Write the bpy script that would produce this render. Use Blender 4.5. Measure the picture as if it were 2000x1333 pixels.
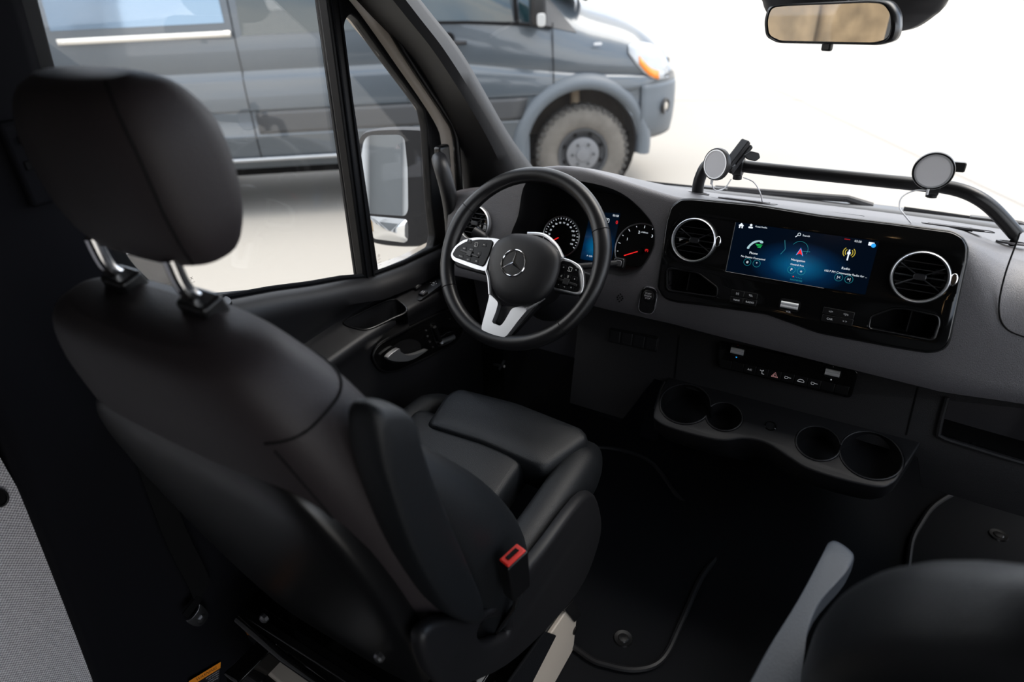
import bpy, bmesh, math, random
from mathutils import Vector as V, Matrix
from math import sin, cos, pi, radians as R

for o in list(bpy.data.objects): bpy.data.objects.remove(o)
SC = bpy.context.scene
COL = SC.collection
random.seed(4)

# ------------------------------------------------------------------ camera
YAW, PIT, ROL, FPX = 32.3, 29.75, 2.69, 1238.0
CX = V((0.13, 0.0, 1.98))
_y, _p, _r = R(YAW), R(PIT), R(ROL)
CF = V((-sin(_y)*cos(_p), cos(_y)*cos(_p), -sin(_p)))
_R0 = V((cos(_y), sin(_y), 0)); _U0 = _R0.cross(CF)
CR = _R0*cos(_r) - _U0*sin(_r); CU = _R0*sin(_r) + _U0*cos(_r)
cam = bpy.data.cameras.new('camera'); camo = bpy.data.objects.new('camera', cam); COL.objects.link(camo)
camo.matrix_world = Matrix(((CR.x, CU.x, -CF.x, CX.x), (CR.y, CU.y, -CF.y, CX.y), (CR.z, CU.z, -CF.z, CX.z), (0, 0, 0, 1)))
cam.sensor_width = 36; cam.lens = FPX/2000*36; cam.clip_start = .02; cam.clip_end = 200
cam.dof.use_dof = True; cam.dof.focus_distance = 1.22; cam.dof.aperture_fstop = 2.8
SC.camera = camo

# ------------------------------------------------------------------ world and exposure
W = bpy.data.worlds.new('sky'); SC.world = W; W.use_nodes = True
nt = W.node_tree; nt.nodes.clear()
wo = nt.nodes.new('ShaderNodeOutputWorld'); bg = nt.nodes.new('ShaderNodeBackground'); nt.links.new(bg.outputs[0], wo.inputs[0])
tc = nt.nodes.new('ShaderNodeTexCoord'); mp = nt.nodes.new('ShaderNodeMapping'); mp.inputs['Scale'].default_value = (1, 1, 2.6)
nz = nt.nodes.new('ShaderNodeTexNoise'); nz.inputs['Scale'].default_value = 2.3; nz.inputs['Detail'].default_value = 5
rmp = nt.nodes.new('ShaderNodeValToRGB')
rmp.color_ramp.elements[0].position = .36; rmp.color_ramp.elements[0].color = (.36, .50, .72, 1)
rmp.color_ramp.elements[1].position = .58; rmp.color_ramp.elements[1].color = (.98, .97, .95, 1)
nt.links.new(tc.outputs['Generated'], mp.inputs[0]); nt.links.new(mp.outputs[0], nz.inputs[0]); nt.links.new(nz.outputs[0], rmp.inputs[0]); nt.links.new(rmp.outputs[0], bg.inputs[0])
bg.inputs[1].default_value = 2.0
sun = bpy.data.lights.new('sun', 'SUN'); sun.energy = 2.0; sun.angle = R(40); sun.color = (1, .93, .84)
so = bpy.data.objects.new('sun', sun); COL.objects.link(so); so.rotation_euler = (R(-18), R(24), 0)
SC.view_settings.view_transform = 'Standard'; SC.view_settings.look = 'None'; SC.view_settings.gamma = 1
SC.view_settings.use_curve_mapping = False; SC.view_settings.exposure = 0.75
SC.cycles.use_denoising = True
SC.cycles.max_bounces = 8; SC.cycles.diffuse_bounces = 4; SC.cycles.glossy_bounces = 4; SC.cycles.transparent_max_bounces = 12
SC.cycles.caustics_reflective = False; SC.cycles.caustics_refractive = False
SC.cycles.sample_clamp_indirect = 6

def portal(name, loc, rot, sx, sy):
    l = bpy.data.lights.new(name, 'AREA'); l.shape = 'RECTANGLE'; l.size = sx; l.size_y = sy; l.cycles.is_portal = True
    o = bpy.data.objects.new(name, l); COL.objects.link(o); o.location = loc; o.rotation_euler = rot
portal('windshield_portal', (0, 1.75, 1.9), (R(-125), 0, 0), 2.2, 1.5)
portal('door_window_portal', (-1.02, .75, 1.75), (0, R(-90), 0), 1.2, 1.8)
portal('passenger_window_portal', (1.02, .75, 1.75), (0, R(90), 0), 1.2, 1.8)
portal('sliding_door_portal', (1.02, -.54, 1.41), (0, R(90), 0), 1.55, 1.26)

# ------------------------------------------------------------------ geometry helpers
def ray(px, py): return CF + CR*((px-1000)/FPX) - CU*((py-666.5)/FPX)
def at(px, py, ax, v):
    D = ray(px, py); i = 'xyz'.index(ax); return CX + D*((v-CX[i])/D[i])
class Fr:
    def __init__(s, o, ex, ey): s.o = V(o); s.ex = V(ex).normalized(); s.ez = s.ex.cross(V(ey)).normalized(); s.ey = s.ez.cross(s.ex)
    def p(s, u, v, w=0): return s.o + s.ex*u + s.ey*v + s.ez*w
    def on(s, px, py, w=0):
        D = ray(px, py); t = (s.o + s.ez*w - CX).dot(s.ez)/D.dot(s.ez); q = CX + D*t - s.o
        return (q.dot(s.ex), q.dot(s.ey))
    def sub(s, u, v, w=0, rot=0):
        a = R(rot); return Fr(s.p(u, v, w), s.ex*cos(a)+s.ey*sin(a), s.ey*cos(a)-s.ex*sin(a))
def tilt(o, t): return Fr(o, (1, 0, 0), (0, sin(R(t)), cos(R(t))))

def me_from(vs, fs, name='m'):
    m = bpy.data.meshes.new(name); m.from_pydata([tuple(v) for v in vs], [], fs); m.validate(); return m
def join(*gs):
    vs, fs = [], []
    for g in gs:
        n = len(vs); vs += list(g[0]); fs += [tuple(i+n for i in f) for f in g[1]]
    return vs, fs
def grid(rows, cu=False, cv=False, caps=False):
    n, m = len(rows), len(rows[0]); vs = [V(p) for r in rows for p in r]; fs = []
    for i in range(n if cu else n-1):
        for j in range(m if cv else m-1):
            a, b = i*m+j, i*m+(j+1) % m; c, d = ((i+1) % n)*m+(j+1) % m, ((i+1) % n)*m+j
            fs.append((a, b, c, d))
    if caps: fs.append(tuple(range(m))[::-1]); fs.append(tuple((n-1)*m+j for j in range(m)))
    return vs, fs
def spline(pts, n=8, closed=False):
    P = [V(p) for p in pts]; k = len(P); out = []
    for i in range(k if closed else k-1):
        if closed: a, b, c, d = P[i-1], P[i], P[(i+1) % k], P[(i+2) % k]
        else: a, b, c, d = P[max(i-1, 0)], P[i], P[i+1], P[min(i+2, k-1)]
        for j in range(n):
            t = j/n
            out.append(.5*((2*b)+(c-a)*t+(2*a-5*b+4*c-d)*t*t+(3*b-a-3*c+d)*t**3))
    if not closed: out.append(P[-1])
    return out
def sp2(pts, n=6, closed=True): return [(p.x, p.y) for p in spline([(a, b, 0) for a, b in pts], n, closed)]
def rnd(pts, r, n=5):
    out = []; k = len(pts)
    for i in range(k):
        rr_ = r[i] if isinstance(r, (list, tuple)) else r
        p = V((*pts[i], 0)); a = V((*pts[i-1], 0)); b = V((*pts[(i+1) % k], 0))
        da, db = (a-p), (b-p); la, lb = da.length, db.length; q = min(rr_, la*.49, lb*.49)
        s, e = p+da.normalized()*q, p+db.normalized()*q
        for j in range(n+1):
            t = j/n; c = s*(1-t)**2+p*2*t*(1-t)+e*t*t; out.append((c.x, c.y))
    return out
def rr(w, h, r, cx=0, cy=0, n=5): return rnd([(cx-w/2, cy-h/2), (cx+w/2, cy-h/2), (cx+w/2, cy+h/2), (cx-w/2, cy+h/2)], r, n)
def circ(r, cx=0, cy=0, n=40, ry=None): return [(cx+r*cos(2*pi*i/n), cy+(ry or r)*sin(2*pi*i/n)) for i in range(n)]
def frame_path(path):
    P = [V(p) for p in path]; T = []
    for i in range(len(P)): T.append((P[min(i+1, len(P)-1)]-P[max(i-1, 0)]).normalized())
    up = V((0, 0, 1)) if abs(T[0].z) < .9 else V((1, 0, 0)); N = []
    n = (up-T[0]*up.dot(T[0])).normalized()
    for t in T:
        n = (n-t*n.dot(t)).normalized(); N.append(n)
    return P, T, N
def tube(path, r, n=14, ell=1.0, caps=True):
    P, T, N = frame_path(path); rows = []
    for i, (p, t, u) in enumerate(zip(P, T, N)):
        b = t.cross(u); q = r[i] if isinstance(r, (list, tuple)) else r
        rows.append([p+u*q*cos(2*pi*j/n)*ell+b*q*sin(2*pi*j/n) for j in range(n)])
    return grid(rows, cv=True, caps=caps)
def ribbon(path, w, t, side):
    s = V(side).normalized(); rows = []
    P, T, N = frame_path(path)
    for p, tt in zip(P, T):
        nn = tt.cross(s).normalized()
        rows.append([p-s*w/2-nn*t/2, p+s*w/2-nn*t/2, p+s*w/2+nn*t/2, p-s*w/2+nn*t/2])
    return grid(rows, cv=True, caps=True)
def lathe(f, prof, n=40, close=False, caps=True):
    rows = [[f.p(r*cos(2*pi*j/n), r*sin(2*pi*j/n), w) for j in range(n)] for r, w in prof]
    return grid(rows, cv=True, cu=close, caps=caps and not close)
def prism(f, out, w0, w1):
    k = len(out); a = [f.p(u, v, w0) for u, v in out]; b = [f.p(u, v, w1) for u, v in out]
    return a+b, [tuple(range(k))[::-1], tuple(range(k, 2*k))]+[(i, (i+1) % k, k+(i+1) % k, k+i) for i in range(k)]
def box(f, u0, u1, v0, v1, w0, w1): return prism(f, [(u0, v0), (u1, v0), (u1, v1), (u0, v1)], w0, w1)
WF = Fr((0, 0, 0), (1, 0, 0), (0, 1, 0))       # horizontal plane, w = up
XF = Fr((0, 0, 0), (0, 1, 0), (0, 0, 1))       # u = y, v = z, w = x
YF = Fr((0, 0, 0), (1, 0, 0), (0, 0, 1))       # u = x, v = z, w = -y
def wbox(x0, x1, y0, y1, z0, z1): return box(WF, x0, x1, y0, y1, z0, z1)
def plate_me(f, outs, w0, w1, bev=0):
    """flat piece with holes: the first outline is the border, the rest are holes"""
    cu = bpy.data.curves.new('c', 'CURVE'); cu.dimensions = '2D'; cu.fill_mode = 'BOTH'
    for pts in outs:
        s = cu.splines.new('POLY'); s.points.add(len(pts)-1); s.use_cyclic_u = True
        for q, (u, v) in zip(s.points, pts): q.co = (u, v, 0, 1)
    d = abs(w1-w0)/2; cu.extrude = max(d-bev, 0); cu.bevel_depth = bev; cu.bevel_resolution = 2; cu.offset = -bev
    o = bpy.data.objects.new('c', cu); m = bpy.data.meshes.new_from_object(o)
    bpy.data.objects.remove(o); bpy.data.curves.remove(cu)
    M = Matrix(((f.ex.x, f.ey.x, f.ez.x, 0), (f.ex.y, f.ey.y, f.ez.y, 0), (f.ex.z, f.ey.z, f.ez.z, 0), (0, 0, 0, 1)))
    M.translation = f.p(0, 0, (w0+w1)/2); m.transform(M)
    bm = bmesh.new(); bm.from_mesh(m); bmesh.ops.remove_doubles(bm, verts=bm.verts, dist=1e-6); bm.to_mesh(m); bm.free()
    return m
def text_me(f, s, size, u=0, v=0, w=.0006, mirror=False, align='CENTER'):
    cu = bpy.data.curves.new('t', 'FONT'); cu.body = s; cu.size = size; cu.align_x = align; cu.align_y = 'CENTER'; cu.resolution_u = 2
    o = bpy.data.objects.new('t', cu); m = bpy.data.meshes.new_from_object(o); bpy.data.objects.remove(o); bpy.data.curves.remove(cu)
    g = f.sub(u, v, w); ex = -g.ex if mirror else g.ex
    M = Matrix(((ex.x, g.ey.x, g.ez.x, g.o.x), (ex.y, g.ey.y, g.ez.y, g.o.y), (ex.z, g.ey.z, g.ez.z, g.o.z), (0, 0, 0, 1)))
    m.transform(M); return m
def geo_of(m):
    g = [v.co.copy() for v in m.vertices], [tuple(p.vertices) for p in m.polygons]; bpy.data.meshes.remove(m); return g

def obj(name, g, mat, parent=None, smooth=True, bev=0, sub=0, ang=38, cut=None, solid=0):
    m = g if isinstance(g, bpy.types.Mesh) else me_from(g[0], g[1], name)
    m.name = name
    if not isinstance(g, bpy.types.Mesh):
        bm = bmesh.new(); bm.from_mesh(m); bmesh.ops.recalc_face_normals(bm, faces=bm.faces); bm.to_mesh(m); bm.free()
    m.materials.clear(); m.materials.append(mat)
    o = bpy.data.objects.new(name, m); COL.objects.link(o)
    if cut:
        for cg in cut:
            cm = cg if isinstance(cg, bpy.types.Mesh) else me_from(cg[0], cg[1], 'k')
            bm = bmesh.new(); bm.from_mesh(cm); bmesh.ops.recalc_face_normals(bm, faces=bm.faces); bm.to_mesh(cm); bm.free()
            co = bpy.data.objects.new('k', cm); COL.objects.link(co)
            md = o.modifiers.new('b', 'BOOLEAN'); md.operation = 'DIFFERENCE'; md.solver = 'EXACT'; md.object = co
            dg = bpy.context.evaluated_depsgraph_get(); dg.update()
            nm = bpy.data.meshes.new_from_object(o.evaluated_get(dg)); o.modifiers.clear(); o.data = nm
            bpy.data.objects.remove(co); bpy.data.meshes.remove(cm)
        o.data.name = name; o.data.materials.clear(); o.data.materials.append(mat)
    if solid: md = o.modifiers.new('s', 'SOLIDIFY'); md.thickness = solid; md.offset = 0
    if bev: md = o.modifiers.new('v', 'BEVEL'); md.width = bev; md.segments = 3; md.limit_method = 'ANGLE'; md.angle_limit = R(40)
    if sub: md = o.modifiers.new('u', 'SUBSURF'); md.levels = sub; md.render_levels = sub
    if smooth:
        o.data.polygons.foreach_set('use_smooth', [True]*len(o.data.polygons))
        o.data.set_sharp_from_angle(angle=R(ang)) if not sub else None
    if parent:
        o.parent = parent; o.matrix_parent_inverse = parent.matrix_basis.inverted() if parent.type == 'EMPTY' else Matrix()
    return o
def thing(name, label, cat, loc, group=None):
    o = bpy.data.objects.new(name, None); COL.objects.link(o); o.empty_display_size = .05; o.location = loc
    return tag(o, label, cat, group)
def tag(o, label, cat, group=None):
    o['label'] = label; o['category'] = cat
    if group: o['group'] = group
    return o
def lab(o, s): o['label'] = s; return o
def struct(name, g, mat, parent=None, **k):
    o = obj(name, g, mat, parent, **k)
    if parent is None: o['kind'] = 'structure'
    return o

# ------------------------------------------------------------------ materials
def mat(name, col, rough=.5, metal=0, bump=0, bscale=400, spec=.5, coat=0, emit=None, estr=1, var=0, vscale=8, kind='noise', crough=.05, sheen=0):
    m = bpy.data.materials.new(name); m.use_nodes = True; n = m.node_tree.nodes; l = m.node_tree.links
    b = n['Principled BSDF']; b.inputs['Base Color'].default_value = (*col, 1); b.inputs['Roughness'].default_value = rough
    b.inputs['Metallic'].default_value = metal; b.inputs['Specular IOR Level'].default_value = spec
    b.inputs['Coat Weight'].default_value = coat; b.inputs['Coat Roughness'].default_value = crough
    b.inputs['Sheen Weight'].default_value = sheen
    if emit: b.inputs['Emission Color'].default_value = (*emit, 1); b.inputs['Emission Strength'].default_value = estr
    tcn = n.new('ShaderNodeTexCoord')
    if bump:
        t = n.new('ShaderNodeTexVoronoi' if kind == 'grain' else 'ShaderNodeTexNoise'); t.inputs['Scale'].default_value = bscale
        l.new(tcn.outputs['Object'], t.inputs['Vector'])
        bn = n.new('ShaderNodeBump'); bn.inputs['Strength'].default_value = bump; bn.inputs['Distance'].default_value = .001
        l.new(t.outputs[0], bn.inputs['Height']); l.new(bn.outputs[0], b.inputs['Normal'])
    if var:
        t = n.new('ShaderNodeTexNoise'); t.inputs['Scale'].default_value = vscale; t.inputs['Detail'].default_value = 4
        l.new(tcn.outputs['Object'], t.inputs['Vector']); mx = n.new('ShaderNodeMix'); mx.data_type = 'RGBA'
        mx.inputs[6].default_value = (*[c*(1-var) for c in col], 1); mx.inputs[7].default_value = (*[min(1, c*(1+var)) for c in col], 1)
        l.new(t.outputs[0], mx.inputs[0]); l.new(mx.outputs[2], b.inputs['Base Color'])
    return m
def glass_mat(name, tint=(1, 1, 1), refl=1.0, rough=0.0):
    m = bpy.data.materials.new(name); m.use_nodes = True; n = m.node_tree.nodes; l = m.node_tree.links; n.clear()
    out = n.new('ShaderNodeOutputMaterial'); tr = n.new('ShaderNodeBsdfTransparent'); tr.inputs[0].default_value = (*tint, 1)
    gl = n.new('ShaderNodeBsdfGlossy'); gl.inputs['Roughness'].default_value = rough
    ge = n.new('ShaderNodeNewGeometry'); dt = n.new('ShaderNodeVectorMath'); dt.operation = 'DOT_PRODUCT'; l.new(ge.outputs['Incoming'], dt.inputs[0]); l.new(ge.outputs['Normal'], dt.inputs[1])
    def mt(op, a, b=None):
        q = n.new('ShaderNodeMath'); q.operation = op
        if isinstance(a, float): q.inputs[0].default_value = a
        else: l.new(a, q.inputs[0])
        if b is not None: q.inputs[1].default_value = b if isinstance(b, float) else 0
        if b is not None and not isinstance(b, float): l.new(b, q.inputs[1])
        return q.outputs[0]
    om = mt('SUBTRACT', 1.0, mt('ABSOLUTE', dt.outputs['Value'])); fz = mt('ADD', mt('MULTIPLY', mt('POWER', om, 5.0), .96), .035)
    mu = n.new('ShaderNodeMath'); mu.operation = 'MULTIPLY'; mu.inputs[1].default_value = refl
    mx = n.new('ShaderNodeMixShader'); l.new(fz, mu.inputs[0]); l.new(mu.outputs[0], mx.inputs[0]); l.new(tr.outputs[0], mx.inputs[1]); l.new(gl.outputs[0], mx.inputs[2]); l.new(mx.outputs[0], out.inputs[0])
    return m
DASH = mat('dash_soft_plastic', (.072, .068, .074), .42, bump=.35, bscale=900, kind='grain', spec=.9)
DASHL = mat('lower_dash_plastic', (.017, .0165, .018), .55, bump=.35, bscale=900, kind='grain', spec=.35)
PLAS = mat('black_plastic', (.009, .009, .0105), .48, bump=.1, bscale=900, spec=.4)
MATTE = mat('matte_black', (.003, .003, .0035), .8, spec=.2)
GLOSS = mat('piano_black', (.004, .004, .004), .06, spec=.5)
SATIN = mat('satin_black', (.006, .006, .0065), .33, spec=.5)
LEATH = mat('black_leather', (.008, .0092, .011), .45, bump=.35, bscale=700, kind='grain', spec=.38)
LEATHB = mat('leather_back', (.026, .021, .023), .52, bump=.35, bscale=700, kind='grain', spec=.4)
WHLE = mat('wheel_leather', (.008, .008, .009), .33, bump=.12, bscale=900, kind='grain', spec=.5)
GREYF = mat('grey_armrest_leather', (.045, .053, .066), .5, bump=.3, bscale=600, kind='grain')
CHROME = mat('chrome', (.85, .85, .86), .12, 1)
SILV = mat('satin_silver', (.78, .79, .81), .42, 1)
DSTEEL = mat('dark_steel', (.24, .24, .25), .4, 1)
CREAM = mat('cream_paint', (.60, .53, .45), .35, coat=.4)
RUB = mat('rubber', (.0045, .005, .0065), .8, bump=.3, bscale=300, kind='grain', spec=.15)
VANE = mat('vent_plastic', (.022, .022, .024), .25)
PADM = mat('button_pad_black', (.004, .004, .0045), .22, spec=.22)
FELT = mat('pillar_cover', (.0055, .0055, .0075), .85, spec=.12)
SEAL = mat('seal_black', (.004, .004, .0045), .5, spec=.22)
PILL = mat('pillar_plastic', (.008, .008, .009), .6, bump=.2, bscale=900, kind='grain', spec=.35)
PAD = mat('charging_pad_grey', (.80, .79, .81), .45)
WHITEC = mat('white_cable', (.80, .80, .82), .5)
REDP = mat('red_plastic', (.75, .03, .02), .4, emit=(.9, .03, .02), estr=0)
WRITE = mat('printed_white', (.75, .75, .75), .6)
GLOW = mat('lit_white', (0, 0, 0), .5, emit=(.85, .92, 1), estr=.62)
GLOWD = mat('lit_dim', (0, 0, 0), .5, emit=(.65, .68, .72), estr=.22)
GLOWR = mat('lit_red', (0, 0, 0), .5, emit=(1, .02, .02), estr=.6)
GLOWB = mat('lit_blue', (0, 0, 0), .5, emit=(.02, .35, .9), estr=.7)
GLOWC = mat('lit_cyan', (0, 0, 0), .5, emit=(.02, .35, .42), estr=.35)
GLOWG = mat('lit_green', (0, 0, 0), .5, emit=(.02, .8, .15), estr=.4)
GLOWY = mat('lit_yellow', (0, 0, 0), .5, emit=(.8, .6, .05), estr=.4)
MIRR = mat('mirror_silver', (.80, .82, .83), .01, 1)
GREYLIN = mat('headliner', (.06, .058, .056), .9)
CONC = mat('pale_concrete', (.31, .288, .255), .85, var=.05, vscale=.6, bump=.2, bscale=60)
GLASS = glass_mat('window_glass')
LENSG = glass_mat('lens_glass', refl=.6)

def weave():
    m = mat('woven_grey_fabric', (.3, .29, .30), .9, sheen=.2); n = m.node_tree.nodes; l = m.node_tree.links; b = n['Principled BSDF']
    tcn = n.new('ShaderNodeTexCoord'); sp = n.new('ShaderNodeSeparateXYZ'); l.new(tcn.outputs['Object'], sp.inputs[0])
    def wv(sock, ph):
        a = n.new('ShaderNodeMath'); a.operation = 'MULTIPLY'; a.inputs[1].default_value = 1150; l.new(sock, a.inputs[0])
        s = n.new('ShaderNodeMath'); s.operation = 'SINE'; l.new(a.outputs[0], s.inputs[0]); return s.outputs[0]
    mu = n.new('ShaderNodeMath'); mu.operation = 'MULTIPLY'; l.new(wv(sp.outputs[1], 0), mu.inputs[0]); l.new(wv(sp.outputs[2], 0), mu.inputs[1])
    ns = n.new('ShaderNodeTexNoise'); ns.inputs['Scale'].default_value = 260; l.new(tcn.outputs['Object'], ns.inputs[0])
    ad = n.new('ShaderNodeMath'); ad.operation = 'ADD'; l.new(mu.outputs[0], ad.inputs[0]); l.new(ns.outputs[0], ad.inputs[1])
    cr = n.new('ShaderNodeValToRGB'); l.new(ad.outputs[0], cr.inputs[0])
    cr.color_ramp.elements[0].position = .05; cr.color_ramp.elements[0].color = (.32, .30, .32, 1)
    cr.color_ramp.elements[1].position = .85; cr.color_ramp.elements[1].color = (.93, .90, .92, 1)
    l.new(cr.outputs[0], b.inputs['Base Color']); bn = n.new('ShaderNodeBump'); bn.inputs['Distance'].default_value = .0008
    l.new(ad.outputs[0], bn.inputs['Height']); l.new(bn.outputs[0], b.inputs['Normal']); return m
FABR = weave()

# frames of the main planes
PN = tilt((.006, 1.193, 1.514), 18.15)         # dashboard face
WH = tilt((-.496, 1.037, 1.483), 34.7)         # steering wheel plane
LP = tilt((0, 1.2, 1.28), 12)                  # lower dashboard
def Z(k, x, y):
    ox, oy, s = {1: (840, 310, 3.418), 2: (1280, 370, 4.597), 3: (1600, 400, 4.165), 4: (560, 520, 2.941), 5: (1260, 620, 2.7027), 6: (600, 0, 2.7027)}[k]
    return ox+x/s, oy+y/s
GZ = .1                                        # level of the parking lot
FZ = .68                                       # level of the cab floor

# ================================================================== SETTING
struct('ground', wbox(-60, 60, -60, 60, GZ-.2, GZ), CONC, smooth=False)
jm = mat('slab_joint', (.24, .22, .20), .9)
for i, (a, b, c, d) in enumerate([(-9, 9.2, 40, 24.5), (-2, 3.6, 30, 12.5), (6, -2, -14, 34), (14, -4, -4, 44)]):
    p, q = V((a, b, GZ)), V((c, d, GZ)); s = (q-p).cross(V((0, 0, 1))).normalized()*.012
    struct('trim_%d' % (i+1), ([p-s, p+s, q+s, q-s, p-s+V((0, 0, .002)), p+s+V((0, 0, .002)), q+s+V((0, 0, .002)), q-s+V((0, 0, .002))], [(0, 1, 2, 3), (4, 5, 6, 7), (0, 1, 5, 4), (1, 2, 6, 5), (2, 3, 7, 6), (3, 0, 4, 7)]), jm, smooth=False)

# our own van: shell
struct('floor', wbox(-.92, .95, -3.1, 1.95, FZ-.04, FZ), RUB, smooth=False)
struct('ceiling', wbox(-.95, .97, -3.1, 1.2, 2.42, 2.46), GREYLIN, smooth=False)
struct('wall_rear', wbox(-.95, .97, -3.14, -3.1, FZ, 2.42), GREYLIN, smooth=False)
struct('wall_right', join(wbox(.95, .98, -3.1, -1.15, FZ, 2.42), wbox(.95, .98, .08, .3, FZ, 2.42), wbox(.95, .98, .3, 1.7, FZ, 1.45), wbox(.95, .98, -1.15, .08, 2.15, 2.42), wbox(.95, .98, .3, 1.1, 2.15, 2.42)), PLAS, smooth=False)
struct('wall_left', join(wbox(-.98, -.95, -3.1, .46, FZ, 2.42), wbox(-.98, -.95, .46, 1.05, 2.2, 2.42)), GREYLIN, smooth=False)
struct('wall_front', wbox(-.93, .93, 1.93, 1.96, FZ-.04, 1.36), MATTE, smooth=False)
struct('wall_left_2', join(wbox(-.935, -.905, 1.37, 1.58, FZ-.04, 1.40), wbox(-.905, -.79, 1.40, 1.54, FZ-.04, 1.43), wbox(-.935, -.80, 1.54, 1.95, FZ-.04, 1.28)), PLAS, smooth=False)
struct('trim_12', wbox(-.925, -.905, .47, .56, .8, 1.62), CREAM, smooth=False)
# header above the windshield
struct('trim_5', wbox(-.80, .80, 1.10, 1.22, 2.27, 2.42), GREYLIN, smooth=False)

# B pillar trim beside the seat: dark soft cover with a rounded edge
def bp(px, py, x): return at(px, py, 'x', x)
edge = [(0, 850), (40, 945), (90, 1070), (150, 1225), (200, 1360), (250, 1500)]
pil_rows = []
E_ = [at(px, py, 'x', -.885) for px, py in edge]
def py_at(z, pts):
    for a, b in zip(pts, pts[1:]):
        if min(a.z, b.z) <= z <= max(a.z, b.z): t = (z-a.z)/(b.z-a.z+1e-9); return a.y+(b.y-a.y)*t
    return pts[0].y if z > pts[0].z else pts[-1].y
E2_ = [at(*p, 'x', -.868) for p in [(20, -180), (64, 0), (103, 140), (160, 300), (225, 480), (275, 560)]]+[V((-.868, .58, 1.45)), V((-.868, .60, 1.2)), V((-.868, .60, .5))]
zs = [2.42, 2.2, 2.0, 1.9, 1.8, 1.7, 1.6, 1.5, 1.45, 1.4, 1.3, 1.2, 1.1, 1.0, .9, .8, .69]
for z in zs:
    y0 = py_at(z, E_)
    y1 = py_at(z, E2_)
    x0 = -.90
    pil_rows.append([(x0, y0, z), (x0+.018, y0+.004, z), (x0+.024, y0+.02, z), (x0+.02, y0+.05, z), (x0+.035, y0+.10, z), (x0+.04, (y0+y1)/2+.03, z), (x0+.04, y1-.03, z), (x0+.02, y1-.008, z), (x0, y1, z), (x0-.03, y1, z), (x0-.03, y0, z)])
pil = struct('trim_6', grid(pil_rows, cv=True, caps=True), FELT, ang=60)
struct('wall_left_1', wbox(-.948, -.905, -3.0, .22, FZ+.02, 1.62), FABR, smooth=False)
ug = thing('wall_grommet', 'black oval hole trim in grey woven wall panel at left edge', 'wall fitting', at(-2, 968, 'x', -.9))
gy = at(-2, 972, 'x', -.9)
gf = Fr(gy, (0, 1, 0), (0, 0, 1))
obj('bezel', plate_me(gf, [circ(.011, ry=.016), circ(.008, ry=.013)], -.005, .004, .001), SATIN, ug)
obj('recess', prism(gf, circ(.009, ry=.014), -.004, .0), MATTE, ug, smooth=False)

# belt guide / vent slot on the pillar top left
bg_ = thing('belt_height_adjuster', 'black seat belt guide cover on dark pillar behind headrest', 'belt guide', (-.87, .42, 1.78))
obj('cover', box(Fr((-.862, .42, 1.80), (0, 1, 0), (0, 0, 1)), -.05, .035, -.06, .05, 0, .016), FELT, bg_, bev=.006)
obj('slot', box(Fr((-.862, .42, 1.80), (0, 1, 0), (0, 0, 1)), -.04, .025, -.012, .0, .015, .018), MATTE, bg_, bev=.002)
obj('slider', box(Fr((-.862, .42, 1.80), (0, 1, 0), (0, 0, 1)), -.035, .02, .02, .032, .015, .021), PLAS, bg_, bev=.003)

# ---------------------------------------------------------------- windshield
def yb(x): return 1.87-.30*(x/.85)**2
def zb(x): return 1.415+.05*(abs(x)/.85)**2
ws_rows = []
for i in range(13):
    x = -.86+1.72*i/12; y0, z0 = yb(x), zb(x)-.02
    xt = x*.90; y1 = 1.21-.14*(x/.85)**2; z1 = 2.28
    ws_rows.append([V((x, y0, z0)).lerp(V((xt, y1, z1)), j/6) for j in range(7)])
w1 = struct('window_1', grid(ws_rows), GLASS, ang=60)
# black frit band and cowl behind the dashboard
cowl = []
for i in range(25):
    x = -.9+1.8*i/24; cowl.append([(x, yb(x)-.03, zb(x)-.012), (x, yb(x)+.02, zb(x)-.005), (x, yb(x)+.14, zb(x)-.03), (x, yb(x)+.2, zb(x)-.12)])
struct('trim_7', grid(cowl), SATIN, solid=.004)

# ---------------------------------------------------------------- A pillars
def ext(pts, k=1.0):
    a, b = V(pts[0]), V(pts[1]); return [a+(a-b).normalized()*k]+[V(p) for p in pts]
Wp = [at(822, 0, 'x', -.79), at(907, 111, 'x', -.79), at(992, 259, 'x', -.80), at(1040, 325, 'x', -.80), at(1075, 375, 'x', -.80)]
Mp = [at(775, 0, 'x', -.735), at(860, 111, 'x', -.74), at(945, 245, 'x', -.75), at(990, 330, 'x', -.76), at(1020, 400, 'x', -.77)]
Dp = [at(712, 0, 'x', -.855), at(812, 111, 'x', -.855), at(893, 250, 'x', -.86), at(915, 330, 'x', -.862), at(925, 430, 'x', -.862)]
Wp, Mp, Dp = ext(Wp, .45), ext(Mp, .45), ext(Dp, .45)
rowsA = []
for a, b, c in zip(spline(Wp, 5), spline(Mp, 5), spline(Dp, 5)):
    n_ = V((-1, .3, 0))*.03
    rowsA.append([a, a.lerp(b, .35)+V((.012, -.004, 0)), a.lerp(b, .8)+V((.014, -.006, 0)), b.lerp(c, .15)+V((.010, -.008, 0)), b.lerp(c, .5)+V((.008, -.006, 0)), b.lerp(c, .85), c, c+n_, a+n_])
struct('trim_8', grid(rowsA, cv=True, caps=True), PILL, ang=60)
rowsB = [[V((-p.x, p.y, p.z)) for p in r_] for r_ in rowsA]
struct('trim_9', grid(rowsB, cv=True, caps=True), PLAS, ang=60)
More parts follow.
